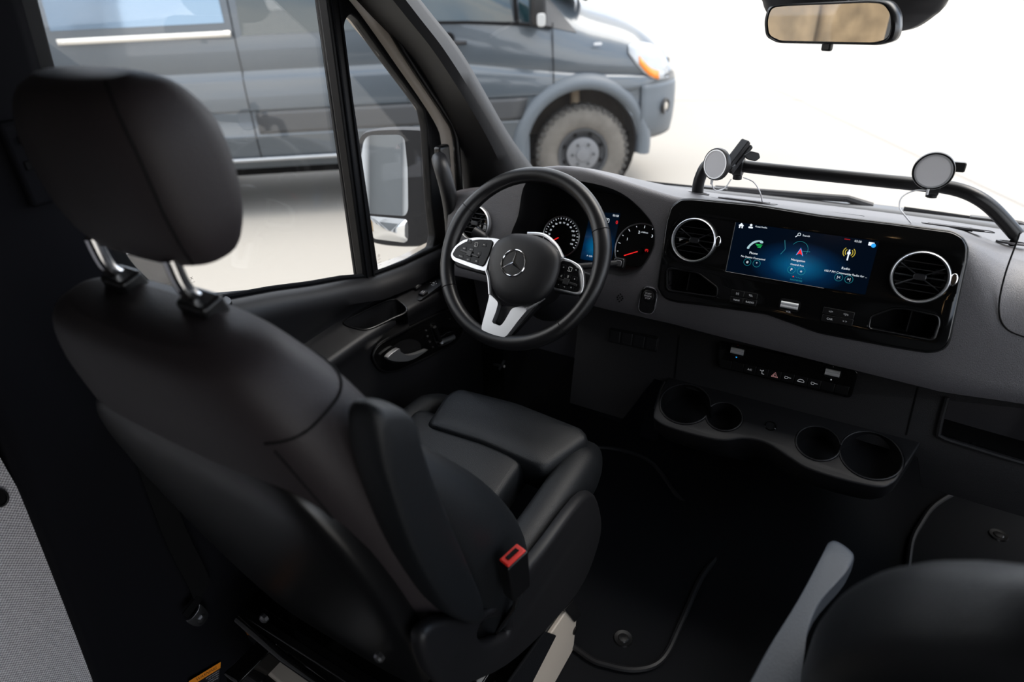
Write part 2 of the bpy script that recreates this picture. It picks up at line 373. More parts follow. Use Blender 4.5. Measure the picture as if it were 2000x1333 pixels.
# painted door opening frame (body colour) and its rubber seal
cl = [(600, -90), (660, -12), (700, 40), (763, 118), (835, 222), (850, 262), (857, 330), (870, 560)]
cr_ = [(640, -90), (712, -12), (745, 40), (793, 118), (862, 222), (882, 262), (889, 330), (905, 560)]
L_ = spline([at(x, y, 'x', -.905) for x, y in cl], 5); Rr = spline([at(x, y, 'x', -.89) for x, y in cr_], 5)
struct('trim_10', grid([[a, a.lerp(b, .3)+V((.006, 0, 0)), a.lerp(b, .7)+V((.006, 0, 0)), b, b+V((-.03, 0, 0)), a+V((-.03, 0, 0))] for a, b in zip(L_, Rr)], cv=True, caps=True), CREAM, ang=60)
struct('trim_11', tube([p+V((.008, .004, 0)) for p in Rr], .009, 10), SATIN)

# grab handle on the pillar
gh = thing('grab_handle', 'black vertical grab handle on windshield pillar beside door mirror', 'handle', at(880, 440, 'x', -.84))
gp = [at(858, 312, 'x', -.83), at(862, 325, 'x', -.80), at(872, 360, 'x', -.785), at(880, 400, 'x', -.785), at(884, 440, 'x', -.80), at(884, 462, 'x', -.83)]
obj('grip', tube(spline(gp, 6), .019, 14), PLAS, gh)
for p in ((864, 308), (886, 452)):
    q = at(*p, 'x', -.845); obj('mount', box(Fr(q, (0, 1, 0), (0, 0, 1)), -.02, .02, -.03, .03, -.01, .012), SATIN, gh, bev=.006)

# ================================================================== DRIVER DOOR
door = thing('vehicle_door', 'black driver door trim with armrest, chrome handle and tall window', 'door', (-.88, .8, .75))
DF = Fr((-.895, 0, 0), (0, 1, 0), (0, 0, 1))
def dpt(px, py): return DF.on(px, py)
mainw = [dpt(*p) for p in [(45, -90), (104, 140), (180, 380), (250, 510), (310, 568), (390, 578), (500, 568), (600, 557), (706, 543), (612, -90)]]
qw = [dpt(*p) for p in [(665, 62), (668, 40), (678, 27), (694, 40), (740, 105), (800, 185), (822, 215), (829, 250), (838, 400), (845, 460), (840, 484), (800, 507), (735, 534)]]
outer = [dpt(*p) for p in [(10, -110), (70, 160), (150, 400), (230, 560), (300, 610), (400, 612), (600, 590), (860, 520), (868, 400), (858, 290), (842, 235), (757, 110), (700, 30), (650, -35), (612, -110)]]
obj('window_frame', plate_me(DF, [sp2(outer, 5), rnd(mainw, .02), rnd(qw, .008)], -.016, .010, .004), SEAL, door)
obj('window_glass', prism(DF, mainw, -.006, -.002), GLASS, door, smooth=False)
obj('quarter_glass', prism(DF, qw, -.006, -.002), GLASS, door, smooth=False)
b0, b1 = at(641, -60, 'x', -.882), at(720, 545, 'x', -.882)
bar = Fr(b0, (b1-b0).normalized().cross(V((1, 0, 0))), (b1-b0))
L = (b1-b0).length
obj('divider_bar', join(box(bar, -.019, .019, 0, L, -.02, .006), box(bar, -.013, -.003, 0, L, .006, .012) if 0 else box(bar, -.006, .017, 0, L, -.03, -.02)), SEAL, door, bev=.004)
obj('window_channel', join(box(bar, .008, .012, 0, L, -.008, .010), box(bar, -.012, -.008, 0, L, -.008, .010), box(bar, .008, .012, 0, L, -.035, -.0), box(bar, -.012, -.008, 0, L, -.035, 0)), RUB, door, bev=.001)
# etched glass marks, read from outside so mirrored here
gm = DF.sub(*dpt(340, 548), .0)
mk = mat('etched_grey', (.30, .26, .22), .8)
marks = []
def star(f, r, w, t=.0):
    a = []
    for k in range(3):
        an = pi/2+k*2*pi/3
        tip = f.p(r*cos(an), r*sin(an), t); s1 = f.p(w*cos(an+pi/3), w*sin(an+pi/3), t); s2 = f.p(w*cos(an-pi/3), w*sin(an-pi/3), t); c = f.p(0, 0, t+w*.6)
        b = f.p(0, 0, t-w*.2)
        n = len(a); a += [(tip, s1, c), (tip, c, s2), (tip, b, s1), (tip, s2, b)]
    vs = [p for q in a for p in q]; return vs, [(3*i, 3*i+1, 3*i+2) for i in range(len(a))]
gk = DF.sub(*dpt(339, 544), .0)
marks.append(star(gk, .0035, .0006)); marks.append(lathe(gk, [(.0037, 0), (.0041, 0), (.0041, .0003), (.0037, .0003)], 24, close=True))
for s, x, y, z in [('SAINT-GOBAIN SEKURIT', 338, 551, .0022), ('AS2  TEMPERED  M51', 338, 557, .002), ('43R-00048  E2', 337, 563, .003), ('DOT-27 M5', 345, 569, .002), ('CCC  E000001', 340, 575, .002), ('X', 374, 546, .006), ('DOT M 505', 374, 555, .002), ('4.5', 374, 560, .002), ('Temp 70%', 374, 567, .002)]:
    u, v = dpt(x, y-2); marks.append(geo_of(text_me(DF, s, z*1.35, u, v, .0005, mirror=True)))
obj('glass_marking', join(*marks), mk, door, smooth=False)
marks = []
gk = DF.sub(*dpt(740, 500), 0); marks.append(lathe(gk, [(.0037, 0), (.0041, 0), (.0041, .0003), (.0037, .0003)], 24, close=True)); marks.append(star(gk, .0035, .0006))
for s, x, y in [('SEKURIT', 740, 507), ('43R-00106', 741, 513), ('DOT-27', 742, 518), ('M 505', 760, 508), ('AS2', 760, 514)]:
    u, v = dpt(x, y); marks.append(geo_of(text_me(DF, s, .003, u, v, .0005, mirror=True)))
obj('glass_marking', join(*marks), mk, door, smooth=False)

def lerpt(x, T):
    if x <= T[0][0]: return T[0][1]
    for (a, b), (c, d) in zip(T, T[1:]):
        if x <= c: return b+(d-b)*(x-a)/(c-a)
    return T[-1][1]
BELT = [(.3, 1.53), (.42, 1.52), (.58, 1.500), (.72, 1.465), (.81, 1.438), (.9, 1.415), (.98, 1.388), (1.1, 1.372), (1.27, 1.362), (1.36, 1.362)]
ARM = [(.3, 1.275), (.6, 1.295), (.76, 1.308), (.85, 1.312), (1.03, 1.310), (1.17, 1.300), (1.36, 1.290)]
rows = []
for i in range(41):
    y = .50+.86*i/40; b = lerpt(y, BELT); a = lerpt(y, ARM); e = max(0, (y-1.15)/.2); k = .02*e
    rows.append([(-.90, y, b-.01), (-.884, y, b), (-.866, y, b-.001), (-.848, y, b-.012), (-.838-k, y, b-.03), (-.840-k, y, b-.05), (-.862-k, y, a+.045), (-.870-k, y, a+.025), (-.870-k, y, a+.018), (-.862-k, y, a+.014), (-.808-k, y, a), (-.800-k, y, a-.004), (-.797-k, y, a-.010), (-.797-k, y, a-.020), (-.801-k, y, a-.03), (-.809-k, y, a-.05), (-.809-k, y, a-.13), (-.803-k, y, a-.2), (-.82-k, y, a-.27), (-.825-k, y, .80), (-.84-k, y, .72), (-.9, y, .72)])
pock = [(.0, .0)]
PKF = Fr((0, 0, 1.322), (1, 0, 0), (0, 1, 0))
pk = [PKF.on(*Z(4, *p)) for p in [(330, 335), (420, 280), (590, 195), (650, 195), (685, 228), (600, 275), (470, 340), (390, 350)]]
pko = sp2(pk, 5)
dp = obj('door_panel', grid(rows, cv=True, caps=True), PLAS, door, ang=50, cut=[prism(PKF, pko, -.06, .012)])
obj('door_skin', prism(XF, [(.5, .72), (1.40, .72), (1.40, 1.34), (1.2, 1.345), (.98, 1.37), (.8, 1.42), (.58, 1.48), (.5, 1.49)], -.97, -.915), CREAM, door, smooth=False)
# rim of the storage pocket
def lift(u, v): return V((u, v, lerpt(v, ARM)+.001+(-.808-u)/.054*.014))
obj('pocket_rim', tube([lift(u, v) for u, v in pko+pko[:1]], .0022, 8, caps=False), SATIN, door)
obj('pocket_liner', prism(Fr((0, 0, 1.262), (1, 0, 0), (0, 1, 0)), pko, .0, .004), MATTE, door, smooth=False)
# belt weatherstrip
obj('weatherstrip', tube([(-.882, .5+.8*i/30, lerpt(.5+.8*i/30, BELT)+.004) for i in range(31)], .005, 8), RUB, door)
# lock pin
lp = at(411, 590, 'x', -.866)
lpf = Fr((lp.x, lp.y, lerpt(lp.y, BELT)-.004), (1, 0, 0), (0, 1, 0))
pin = obj('lock_pin', lathe(lpf, [(.0075, 0), (.0075, .004), (.0042, .005), (.0042, .020), (.003, .024), (.0001, .0245)], 16), SATIN, door)
lpx = sp2([(-.016, -.03), (.018, -.026), (.03, .0), (.018, .03), (-.016, .034)], 5)
obj('lock_pin_plate', prism(lpf, [(u-.002, v) for u, v in lpx], -.006, .0008), PLAS, door, bev=.001)
# window and mirror switches on the armrest
def swf(px, py):
    q = at(px, py, 'z', 1.312); return Fr((q.x, q.y, lerpt(q.y, ARM)+(-.808-q.x)/.054*.014+.001), (1, 0, 0), (0, 1, .06))
f = swf(*Z(4, 800, 128))
o_ = obj('switch_panel', prism(f, rr(.05, .115, .006), -.004, .003), SATIN, door, bev=.001)
for x, y in ((750, 135), (785, 158)):
    g = swf(*Z(4, x, y)); s = obj('window_switch', box(g, -.008, .008, -.011, .011, .002, .009), PLAS, door, bev=.003)
    obj('switch_icon', geo_of(text_me(g, '[-]', .009, 0, 0, .0096)), WRITE, s, smooth=False)
g = swf(*Z(4, 845, 103))
s = obj('mirror_adjuster', lathe(g, [(.016, .002), (.016, .006), (.012, .008), (.0001, .008)], 28), SATIN, door)
obj('switch_icon', join(*[prism(g.sub(.009*cos(a), .009*sin(a)), circ(.0012, n=10), .008, .0088) for a in [k*pi/2 for k in range(4)]]+[prism(g, rr(.006, .004, .001), .008, .0088)]), WRITE, s, smooth=False)
# inner handle bezel, chrome pull and seat control
HB = Fr((-.809, 0, 0), (0, 1, 0), (0, 0, 1))
bz = [HB.on(*Z(4, *p)) for p in [(487, 500), (530, 440), (650, 375), (800, 300), (930, 245), (1010, 250), (1020, 330), (970, 430), (880, 480), (760, 540), (620, 600), (540, 600), (495, 550)]]
obj('handle_bezel', plate_me(HB, [sp2(bz, 6)], -.008, .006, .003), GLOSS, door)
bz2 = [(u, v) for u, v in sp2(bz, 6)]
obj('bezel_trim', tube([HB.p(u, v, .005) for u, v in bz2+bz2[:1]], .003, 8, caps=False), SATIN, door)
hp = [HB.on(*Z(4, *p)) for p in [(535, 512), (600, 462), (612, 480), (650, 498), (700, 492), (768, 468), (740, 490), (690, 520), (640, 535), (570, 533)]]
lab(obj('door_handle', prism(HB.sub(0, 0, .012), sp2(hp, 4), 0, .012), SILV, door, bev=.004), 'satin chrome pull handle')
hr = [HB.on(*Z(4, *p)) for p in [(560, 500), (640, 430), (720, 420), (760, 455), (740, 510), (640, 550), (570, 545)]]
obj('handle_recess', prism(HB, sp2(hr, 5), .004, .0068), MATTE, door, smooth=False)
sk = [HB.on(*Z(4, *p)) for p in [(812, 340), (828, 325), (842, 340), (870, 400), (905, 380), (945, 375), (952, 405), (920, 435), (865, 455), (845, 440)]]
so_ = sp2(sk, 5)
obj('seat_control_outline', tube([HB.p(u, v, .008) for u, v in so_+so_[:1]], .0009, 6, caps=False), CHROME, door)
a, b = [HB.on(*Z(4, *p)) for p in [(828, 345), (862, 425)]]
obj('backrest_switch', tube([HB.p(*a, .012), HB.p(*b, .012)], .0055, 12), SATIN, door)
a, b = [HB.on(*Z(4, *p)) for p in [(866, 430), (938, 402)]]
obj('seat_switch', tube([HB.p(*a, .012), HB.p(*b, .012)], .0065, 12), SILV, door)
for x, y in ((787, 368), (797, 400), (810, 432), (828, 462), (925, 300)):
    u, v = HB.on(*Z(4, x, y)); obj('memory_button', prism(HB, circ(.0022, u, v, 12), .006, .009), DSTEEL, door)
# door mirror outside
mf = Fr(at(757, 362, 'y', 1.36), (1, .21, 0), (-.02, .14, 1))
mc = lambda px, py: mf.on(px, py)
ho = sp2([mc(*p) for p in [(700, 300), (706, 268), (730, 256), (800, 254), (836, 262), (846, 300), (848, 420), (838, 470), (800, 480), (735, 474), (716, 455), (706, 380)]], 6)
ctr = V((sum(p[0] for p in ho)/len(ho), sum(p[1] for p in ho)/len(ho), 0))
rws = []
for w, s in ((.012, .94), (.012, 1.0), (-.0, 1.03), (-.03, 1.04), (-.07, .98), (-.10, .85), (-.115, .6), (-.118, .2)):
    rws.append([mf.p(ctr.x+(u-ctr.x)*s, ctr.y+(v-ctr.y)*s, w-.008) for u, v in ho])
sm = lab(obj('side_mirror', grid(rws, cv=True, caps=True), PLAS, door, ang=50), 'black housing of the outside door mirror')
g1 = rnd([mc(*p) for p in [(705, 322), (712, 275), (722, 264), (782, 263), (792, 270), (798, 330), (799, 410), (793, 422), (722, 417), (713, 412)]], .012)
obj('mirror_glass', prism(mf, g1, .003, .0055), MIRR, sm, smooth=False)
g2 = rnd([mc(*p) for p in [(719, 420), (797, 427), (800, 440), (800, 468), (794, 475), (730, 467), (722, 455)]], .012)
c2 = (sum(p[0] for p in g2)/len(g2), sum(p[1] for p in g2)/len(g2))
obj('wide_angle_glass', grid([[mf.p(c2[0]+(u-c2[0])*s_, c2[1]+(v-c2[1])*s_, .0035+.006*(1-s_*s_)) for u, v in g2] for s_ in (1, .9, .75, .6, .45, .3, .15, .03)], cv=True, caps=True), MIRR, sm, ang=80)
tr = [mc(*p) for p in [(774, 290), (784, 290), (779, 281)]]
obj('warning_triangle', prism(mf, tr, .0055, .0062), DSTEEL, sm, smooth=False)
obj('mirror_arm', tube(spline([at(838, 470, 'y', 1.36)+V((0, .04, 0)), at(850, 500, 'y', 1.34)+V((0, .02, 0)), V((-.9, 1.3, 1.37))], 4), .028, 12), PLAS, sm)

# ================================================================== DASHBOARD
dash = thing('dashboard', 'dark grey dashboard with gauges, wide touchscreen and four cup holders', 'dashboard', (0, 1.3, FZ))
RID = [(-.95, .02), (-.80, .025), (-.72, .042), (-.678, .064), (-.626, .088), (-.582, .102), (-.54, .112), (-.502, .118), (-.441, .116), (-.381, .106), (-.312, .093), (-.246, .082), (-.20, .079), (.1, .0755), (.243, .073), (.29, .060), (.34, .052), (.5, .05), (.95, .05)]
LOW = [(-.95, -.17), (-.42, -.168), (-.368, -.171), (-.2, -.172), (-.122, -.176), (.147, -.184), (.279, -.188), (.382, -.178), (.95, -.17)]
rows = []
for i in range(77):
    x = -.785+1.715*i/76; r_ = lerpt(x, RID); lo = lerpt(x, LOW)
    rad = .012 if x < .24 else (.012+min(1, (x-.24)/.09)*.085)
    f0, f1 = lo+.015, r_-rad*1.3
    face = [f0+(f1-f0)*k_/6 for k_ in range(7)]
    pr = [PN.p(x-.006, lo, -.05), PN.p(x-.006, lo-.004, -.02), PN.p(x-.006, lo, -.005)]+[PN.p(x-.006, v, 0) for v in face]
    pr += [PN.p(x-.006, r_-rad*1.3+rad*1.3*sin(R(a_)), -rad+rad*cos(R(a_))) for a_ in (18, 36, 54, 72, 90)]
    top = pr[-1]; ye, ze = yb(x)-.02, zb(x)
    for t, dz in ((.08, .004), (.2, .006), (.4, .006), (.65, .006), (.85, .004), (1, 0)):
        pr.append(V((top.x, top.y+(ye-top.y)*t, top.z+(ze-top.z)*t+dz)))
    pr += [V((top.x, ye+.02, ze-.06)), V((top.x, ye, 1.1)), V((top.x, 1.3, 1.1)), V((top.x, 1.27, 1.28))]
    rows.append(pr)
Ao = sp2([PN.on(*Z(1, *p)) for p in [(640, 165), (800, 130), (1000, 150), (1180, 190), (1300, 245), (1400, 330), (1480, 430), (1500, 520), (1480, 620), (1400, 740), (1290, 782), (1190, 765), (1000, 745), (800, 720), (620, 690), (545, 600), (545, 500), (590, 380)]], 5)
TRL = [(120, 720), (150, 705), (400, 750), (570, 880), (560, 965), (135, 905), (115, 880)]; TRR = [(400, 1000), (420, 905), (600, 840), (700, 842), (965, 900), (975, 960), (935, 1085), (900, 1095)]
LV = (-.708, -.035)   # left vent centre on PN
vents = {'l': (*LV, .042), 'm': (-.192, .003, .043), 'r': (.193, -.001, .0435)}
obj('dash_body', grid(rows, cv=True, caps=True), DASH, dash, ang=50, cut=[prism(PN, Ao, -.16, .1), prism(PN, circ(.040, *LV), -.05, .05), prism(PN, circ(.0418, -.192, .003), -.05, .05), prism(PN, circ(.0423, .193, -.001), -.05, .05)]+[prism(PN, rnd([PN.on(*Z(k_, *p)) for p in l_], .006), -.036, .05) for k_, l_ in ((2, TRL), (3, TRR))])
# instrument cluster
CLW = -.115
cl_in = sp2([(u*.98-.008, v*.95-.004) for u, v in Ao[::5]], 5)
obj('cluster_shroud', grid([[PN.p(u, v, .0015) for u, v in Ao], [PN.p(u, v, -.004) for u, v in [((a+.43)*.985-.43, (b+.005)*.97-.005) for a, b in Ao]], [PN.p((u+.43)*.95-.43, (v+.01)*.88-.01, -.06) for u, v in Ao], [PN.p((u+.43)*.93-.43, (v+.02)*.84-.02, CLW) for u, v in Ao]], cv=True), MATTE, dash, ang=60)
clf = PN.sub(-.44, 0, CLW-.001)
obj('cluster_face', prism(PN, [((u+.43)*.95-.43, (v+.02)*.87-.02) for u, v in Ao], CLW-.004, CLW), MATTE, dash, smooth=False)
def clon(x, y): return PN.on(*Z(1, x, y), CLW+.002)
def gauge(c, e, ticks, needle, labels, name):
    cu, cv = clon(*c); eu, ev = clon(*e); r = math.hypot(eu-cu, ev-cv)
    f = PN.sub(cu, cv, CLW)
    o = obj(name, lathe(f, [(r*.0+.0001, .001), (r*.97, .001), (r*.97, .0005), (.0001, .0005)], 48), MATTE, dash)
    obj('gauge_ring', lathe(f, [(r*.975, .0), (r*.975, .004), (r, .005), (r*1.02, .004), (r*1.02, 0)], 56, close=True), SILV, o)
    tk = []
    for k in range(ticks):
        a = R(210-240*k/(ticks-1)); L0 = r*.88 if k % 2 else r*.84
        g = Fr(f.o, f.ex*cos(a)+f.ey*sin(a), f.ey*cos(a)-f.ex*sin(a)); tk.append(box(g, L0, r*.93, -.0004, .0004, .0012, .0016))
    for s, ang, q in labels: tk.append(geo_of(text_me(f, s, q, r*.68*cos(R(ang)), r*.68*sin(R(ang)), .0014)))
    obj('gauge_marking', join(*tk), GLOW, o, smooth=False)
    a = R(needle); g = Fr(f.o, f.ex*cos(a)+f.ey*sin(a), f.ey*cos(a)-f.ex*sin(a))
    obj('gauge_needle', box(g, -.003, r*.66, -.0009, .0009, .003, .004), GLOWR, o, smooth=False)
    obj('needle_cap', lathe(f, [(.006, .001), (.006, .005), (.0001, .006)], 20), MATTE, o)
    return f, r
sp = [(str(v), 215-(v/130)*240, .0054) for v in range(20, 140, 10)]
gauge((875, 520), (997, 525), 27, 212, sp, 'speedometer')
f2, r2 = gauge((1405, 615), (1236, 615), 13, 205, [('1', 150, .0085), ('2', 105, .0085), ('3', 60, .0085), ('x1000/min', 88, .004)], 'tachometer')
obj('warning_light', geo_of(text_me(PN, '(P)', .007, *clon(1447, 612), CLW+.004)), GLOWR, dash, smooth=False)
sc0 = [clon(*p) for p in [(1070, 355), (1270, 365), (1205, 700), (1000, 672)]]
def screen_mat():
    m = bpy.data.materials.new('screen_glow'); m.use_nodes = True; n = m.node_tree.nodes; l = m.node_tree.links
    b = n['Principled BSDF']; b.inputs['Base Color'].default_value = (.002, .002, .003, 1); b.inputs['Roughness'].default_value = .12
    t = n.new('ShaderNodeTexCoord'); mp_ = n.new('ShaderNodeMapping'); l.new(t.outputs['Object'], mp_.inputs[0])
    g = n.new('ShaderNodeTexGradient'); g.gradient_type = 'SPHERICAL'; l.new(mp_.outputs[0], g.inputs[0])
    c = n.new('ShaderNodeValToRGB'); l.new(g.outputs[0], c.inputs[0]); c.color_ramp.elements[0].color = (.0, .002, .006, 1)
    c.color_ramp.elements[1].position = 1.0; c.color_ramp.elements[1].color = (.0, .085, .20, 1)
    e_ = c.color_ramp.elements.new(.40); e_.color = (0, .012, .04, 1)
    l.new(c.outputs[0], b.inputs['Emission Color']); b.inputs['Emission Strength'].default_value = .75
    return m, mp_
SM1, mp1 = screen_mat(); SM2, mp2 = screen_mat()
def centre_grad(mp_, c, sx, sy, sz):
    mp_.vector_type = 'TEXTURE'; mp_.inputs['Location'].default_value = c; mp_.inputs['Scale'].default_value = (sx, sy, sz)
cs = clon(1110, 590); centre_grad(mp2, PN.p(*cs, CLW), .05, .06, .05); SM2.node_tree.nodes['Principled BSDF'].inputs['Emission Strength'].default_value = .95
co = obj('cluster_display', prism(PN, rnd(sc0, .003), CLW+.0005, CLW+.0015), SM2, dash, smooth=False)
obj('clock_text', text_me(PN, '03:58', .0065, *clon(1240, 382), CLW+.0025), GLOW, co, smooth=False)
obj('park_text', text_me(PN, 'P  OFF', .005, *clon(1065, 652), CLW+.0025), GLOW, co, smooth=False)
tx = [geo_of(text_me(PN, 'P', .007, *clon(1183, 413), CLW+.0025))]
pu, pv = clon(1183, 413); tx.append(tube([PN.p(pu+a, pv+b, CLW+.0025) for a, b in rr(.009, .009, .002)]+[PN.p(pu, pv-.0045, CLW+.0025)], .0004, 4))
obj('gear_indicator', join(*tx), GLOW, co, smooth=False)
obj('display_symbol', geo_of(text_me(PN, '0', .011, *clon(1247, 427), CLW+.0025)), GLOWR, co, smooth=False)

def vent(k, name='air_vent', out=.012, lab_=None):
    u, v, r = vents[k]; f = PN.sub(u, v, 0)
    o = obj(name, lathe(f, [(r*.90, out-.010), (r*.93, out-.001), (r*.955, out+.001), (r*.985, out), (r, out-.004), (r, -.002), (r*.97, -.002)], 64, close=True), SILV, dash, ang=50)
    obj('vent_bowl', lathe(f, [(r*.92, out-.006), (r*.86, .0), (r*.82, -.012), (r*.5, -.020), (.0001, -.021)], 48, caps=False), GLOSS, o)
    for s in (-1, 1):
        obj('vent_vane', join(*[box(f, -r*math.sqrt(max(.02, .74-(s*q)**2)), r*math.sqrt(max(.02, .74-(s*q)**2)), s*q*r-.0007, s*q*r+.0007, -.010, .004) for q in (.28, .55)]), VANE, o, smooth=False)
    obj('vent_spoke', join(*[tube([f.p(r*.2*cos(a), r*.2*sin(a), .004), f.p(r*.86*cos(a), r*.86*sin(a), .004)], .0013, 6) for a in [R(t) for t in (0, 180, 30, 330, 150, 210)]]), VANE, o)
    obj('vent_knob', prism(f, rr(.020, .011, .005), -.004, .009), VANE, o, bev=.002)
    return o
vent('l')
# gloss centre panel
pan = [PN.on(*Z(2, *p)) for p in [(75, 955), (30, 880), (60, 640), (110, 300), (150, 160), (240, 96), (330, 92), (900, 145)]]+[PN.on(*Z(3, *p)) for p in [(0, 92), (600, 162), (1080, 225), (1160, 270), (1202, 350), (1195, 460), (1130, 760), (1060, 1090), (1030, 1150), (970, 1185), (880, 1196), (600, 1150), (0, 1035)]]+[PN.on(*Z(2, *p)) for p in [(1000, 1110), (500, 1040), (200, 1005), (120, 985)]]
pano = rnd(pan, .006, 3)
tray = {'l': [PN.on(*Z(2, *p)) for p in [(120, 720), (150, 705), (400, 750), (570, 880), (560, 965), (135, 905), (115, 880)]], 'r': [PN.on(*Z(3, *p)) for p in [(400, 1000), (420, 905), (600, 840), (700, 842), (965, 900), (975, 960), (935, 1085), (900, 1095)]]}
tl, trr = rnd(tray['l'], .006), rnd(tray['r'], .006)
vm, vr = vents['m'], vents['r']
scr = rr(.252, .098, .002, 0, 0)
panel = obj('centre_panel', plate_me(PN, [pano, circ(.0415, vm[0], vm[1], 48), circ(.042, vr[0], vr[1], 48), tl, trr], -.004, .010, .003), GLOSS, dash)
rim = pano+pano[:1]
obj('panel_edge_trim', tube([PN.p(u, v, .002) for u, v in rim], .0028, 8, caps=False), SATIN, dash)
vent('m', out=.018); vent('r', out=.018)
for k in ('m', 'r'):
    u, v, r = vents[k]
    obj('airflow_dial', prism(PN.sub(u+r*1.08, v+.004, .008), circ(.006, 0, 0, 20, .011), 0, .006), CHROME, panel, bev=.002)
for k, t in (('l', tl), ('r', trr)):
    o = obj('storage_tray', grid([[PN.p(u, v, .011) for u, v in t], [PN.p(u, v, -.002) for u, v in t], [PN.p(u, v+.003, -.03) for u, v in t]], cv=True, caps=True)if 0 else join(grid([[PN.p(u, v, .0108) for u, v in t], [PN.p(u, v, -.03) for u, v in t]], cv=True), prism(PN, t, -.033, -.03)), MATTE, dash, smooth=False)
    obj('tray_rim', tube([PN.p(u, v, .0105) for u, v in t+t[:1]], .0016, 6, caps=False), SATIN, o)
    cu_ = sum(p[0] for p in t)/len(t); cv_ = sum(p[1] for p in t)/len(t)
    obj('tray_divider', box(PN.sub(cu_, cv_), -.001, .001, -.018, .018, -.03, -.006), SATIN, o, smooth=False)
# touchscreen
SF = PN.sub(0, 0, .0102)
s0, s1, s2, s3 = [SF.on(*p) for p in [(1437, 433), (1420, 528), (1690, 578), (1716, 473)]]
x0_, x1_, y0_, y1_ = (s0[0]+s1[0])/2, (s2[0]+s3[0])/2, (s1[1]+s2[1])/2, (s0[1]+s3[1])/2
centre_grad(mp1, SF.p((x0_+x1_)/2+.004, y0_+.030, 0), .088, .045, .045)
scn = lab(obj('touchscreen', prism(SF, [(x0_, y0_), (x1_, y0_), (x1_, y1_), (x0_, y1_)], 0, .0012), SM1, dash, smooth=False), 'lit infotainment display with phone, navigation and radio tiles')
obj('screen_edge', join(tube([SF.p(x0_-.001, y0_, .0012), SF.p(x0_-.001, y1_, .0012)], .0007, 6), tube([SF.p(x0_-.001, y0_-.001, .0012), SF.p(x1_*.45, y0_-.001, .0012)], .0004, 6)), DSTEEL, scn)
TW = .0016
def st(s, px, py, z, m=GLOW, nm='screen_text', par=None):
    u, v = SF.on(px, py); return obj(nm, text_me(SF, s, z, u, v, TW), m, par or scn, smooth=False)
st('Guest Profile', 1487, 444, .0040); st('Search', 1575, 461, .0045); st('Phone', 1472, 495, .0060); st('No Device Connected', 1471, 504, .0048)
st('Navigation', 1559, 509, .0056); st('Central Ave', 1557, 518, .0047); st('Radio', 1652, 525, .0060); st('102.7 FM Community Radio for ...', 1651, 535, .0050)
st('03:58', 1676, 472, .0050); st('FAVORITES', 1555, 548, .0042, GLOWC)
def icon(name, gs, m): return obj(name, join(*gs), m, scn, smooth=False)
def so2(px, py): u, v = SF.on(px, py); return SF.sub(u, v, TW)
f = so2(1448, 441); icon('home_icon', [prism(f, [(-.005, 0), (0, .005), (.005, 0), (.0035, 0), (.0035, -.0045), (.0012, -.0045), (.0012, -.001), (-.0012, -.001), (-.0012, -.0045), (-.0035, -.0045), (-.0035, 0)], 0, .0003)], GLOW)
f = so2(1467, 442); icon('profile_icon', [prism(f, circ(.0022, 0, .002, 14), 0, .0003), prism(f, rr(.008, .003, .0014, 0, -.0025), 0, .0003)], GLOW)
f = so2(1560, 459); icon('search_icon', [lathe(f.sub(.001, .001), [(.002, 0), (.0028, 0), (.0028, .0003), (.002, .0003)], 18, close=True), box(f.sub(-.0025, -.0025, 0, 45), -.0028, .0018, -.0006, .0006, 0, .0003)], GLOW)
f = so2(1475, 478); hs = sp2([(-.013, -.009), (-.011, -.003), (-.003, .006), (.008, .009), (.013, .0075), (.013, .0045), (.009, .004), (.006, .006), (-.002, .002), (-.008, -.005), (-.009, -.009)], 4)
icon('handset_icon', [prism(f, hs, 0, .0004)], mat('lit_handset', (0, 0, 0), .5, emit=(.45, .7, .75), estr=.5))
icon('signal_icon', [prism(f.sub(.007+.0006*k, .001-.0025*k), rr(.012-.003*k, .0013, .0005), 0, .0004) for k in range(3)], GLOWG)
f = so2(1563, 492); icon('arrow_icon', [prism(f, [(-.0048, -.0062), (0, .006), (.0052, -.0062), (0, -.0032)], 0, .0004)], GLOWR)
icon('arrow_outline', [tube([f.p(a, b, .0004) for a, b in [(-.0055, -.007), (0, .007), (.006, -.007)]], .0006, 6)], GLOWB)
f = so2(1562, 487); icon('map_lines', [tube([f.p(.014*cos(R(a)), .014*sin(R(a)), 0) for a in range(-30, 160, 15)], .0004, 4), tube([f.p(-.028, .012, 0), f.p(-.024, -.004, 0), f.p(-.03, -.014, 0)], .0004, 4), tube([f.p(.003, -.003, 0), f.p(.018, -.002, 0)], .0003, 4)], GLOWC)
f = so2(1657, 499); icon('radio_mast', [box(f, -.0011, .0011, -.009, .010, 0, .0004), box(f, -.0025, .0025, .002, .006, 0, .0004)], GLOW)
icon('radio_waves', [tube([f.p(s*q*cos(R(a)), .005+q*sin(R(a)), 0) for a in (-50, -25, 0, 25, 50)], .0007, 5) for s in (-1, 1) for q in (.006, .0095)], GLOWY)
icon('status_text', [geo_of(text_me(SF, '>>>>', .004, *SF.on(1655, 468), TW))], GLOWR)
f = so2(1702, 477); icon('message_icon', [prism(f, rr(.009, .006, .001), 0, .0003)], GLOW)
f = so2(1706, 480); icon('badge_icon', [prism(f, circ(.0036, n=18), .0003, .0007)], GLOWB)
for px, py, s in ((1460, 512, '#'), (1478, 515, '*'), (1546, 527, 'P'), (1565, 530, 'o'), (1638, 542, '|<'), (1658, 546, '>|')):
    f = so2(px, py); icon('round_button', [lathe(f, [(.0062, 0), (.0068, 0), (.0068, .0004), (.0062, .0004)], 26, close=True)], GLOWC)
    icon('button_symbol', [geo_of(text_me(f, s, .0068, 0, 0, .0002))], GLOW)
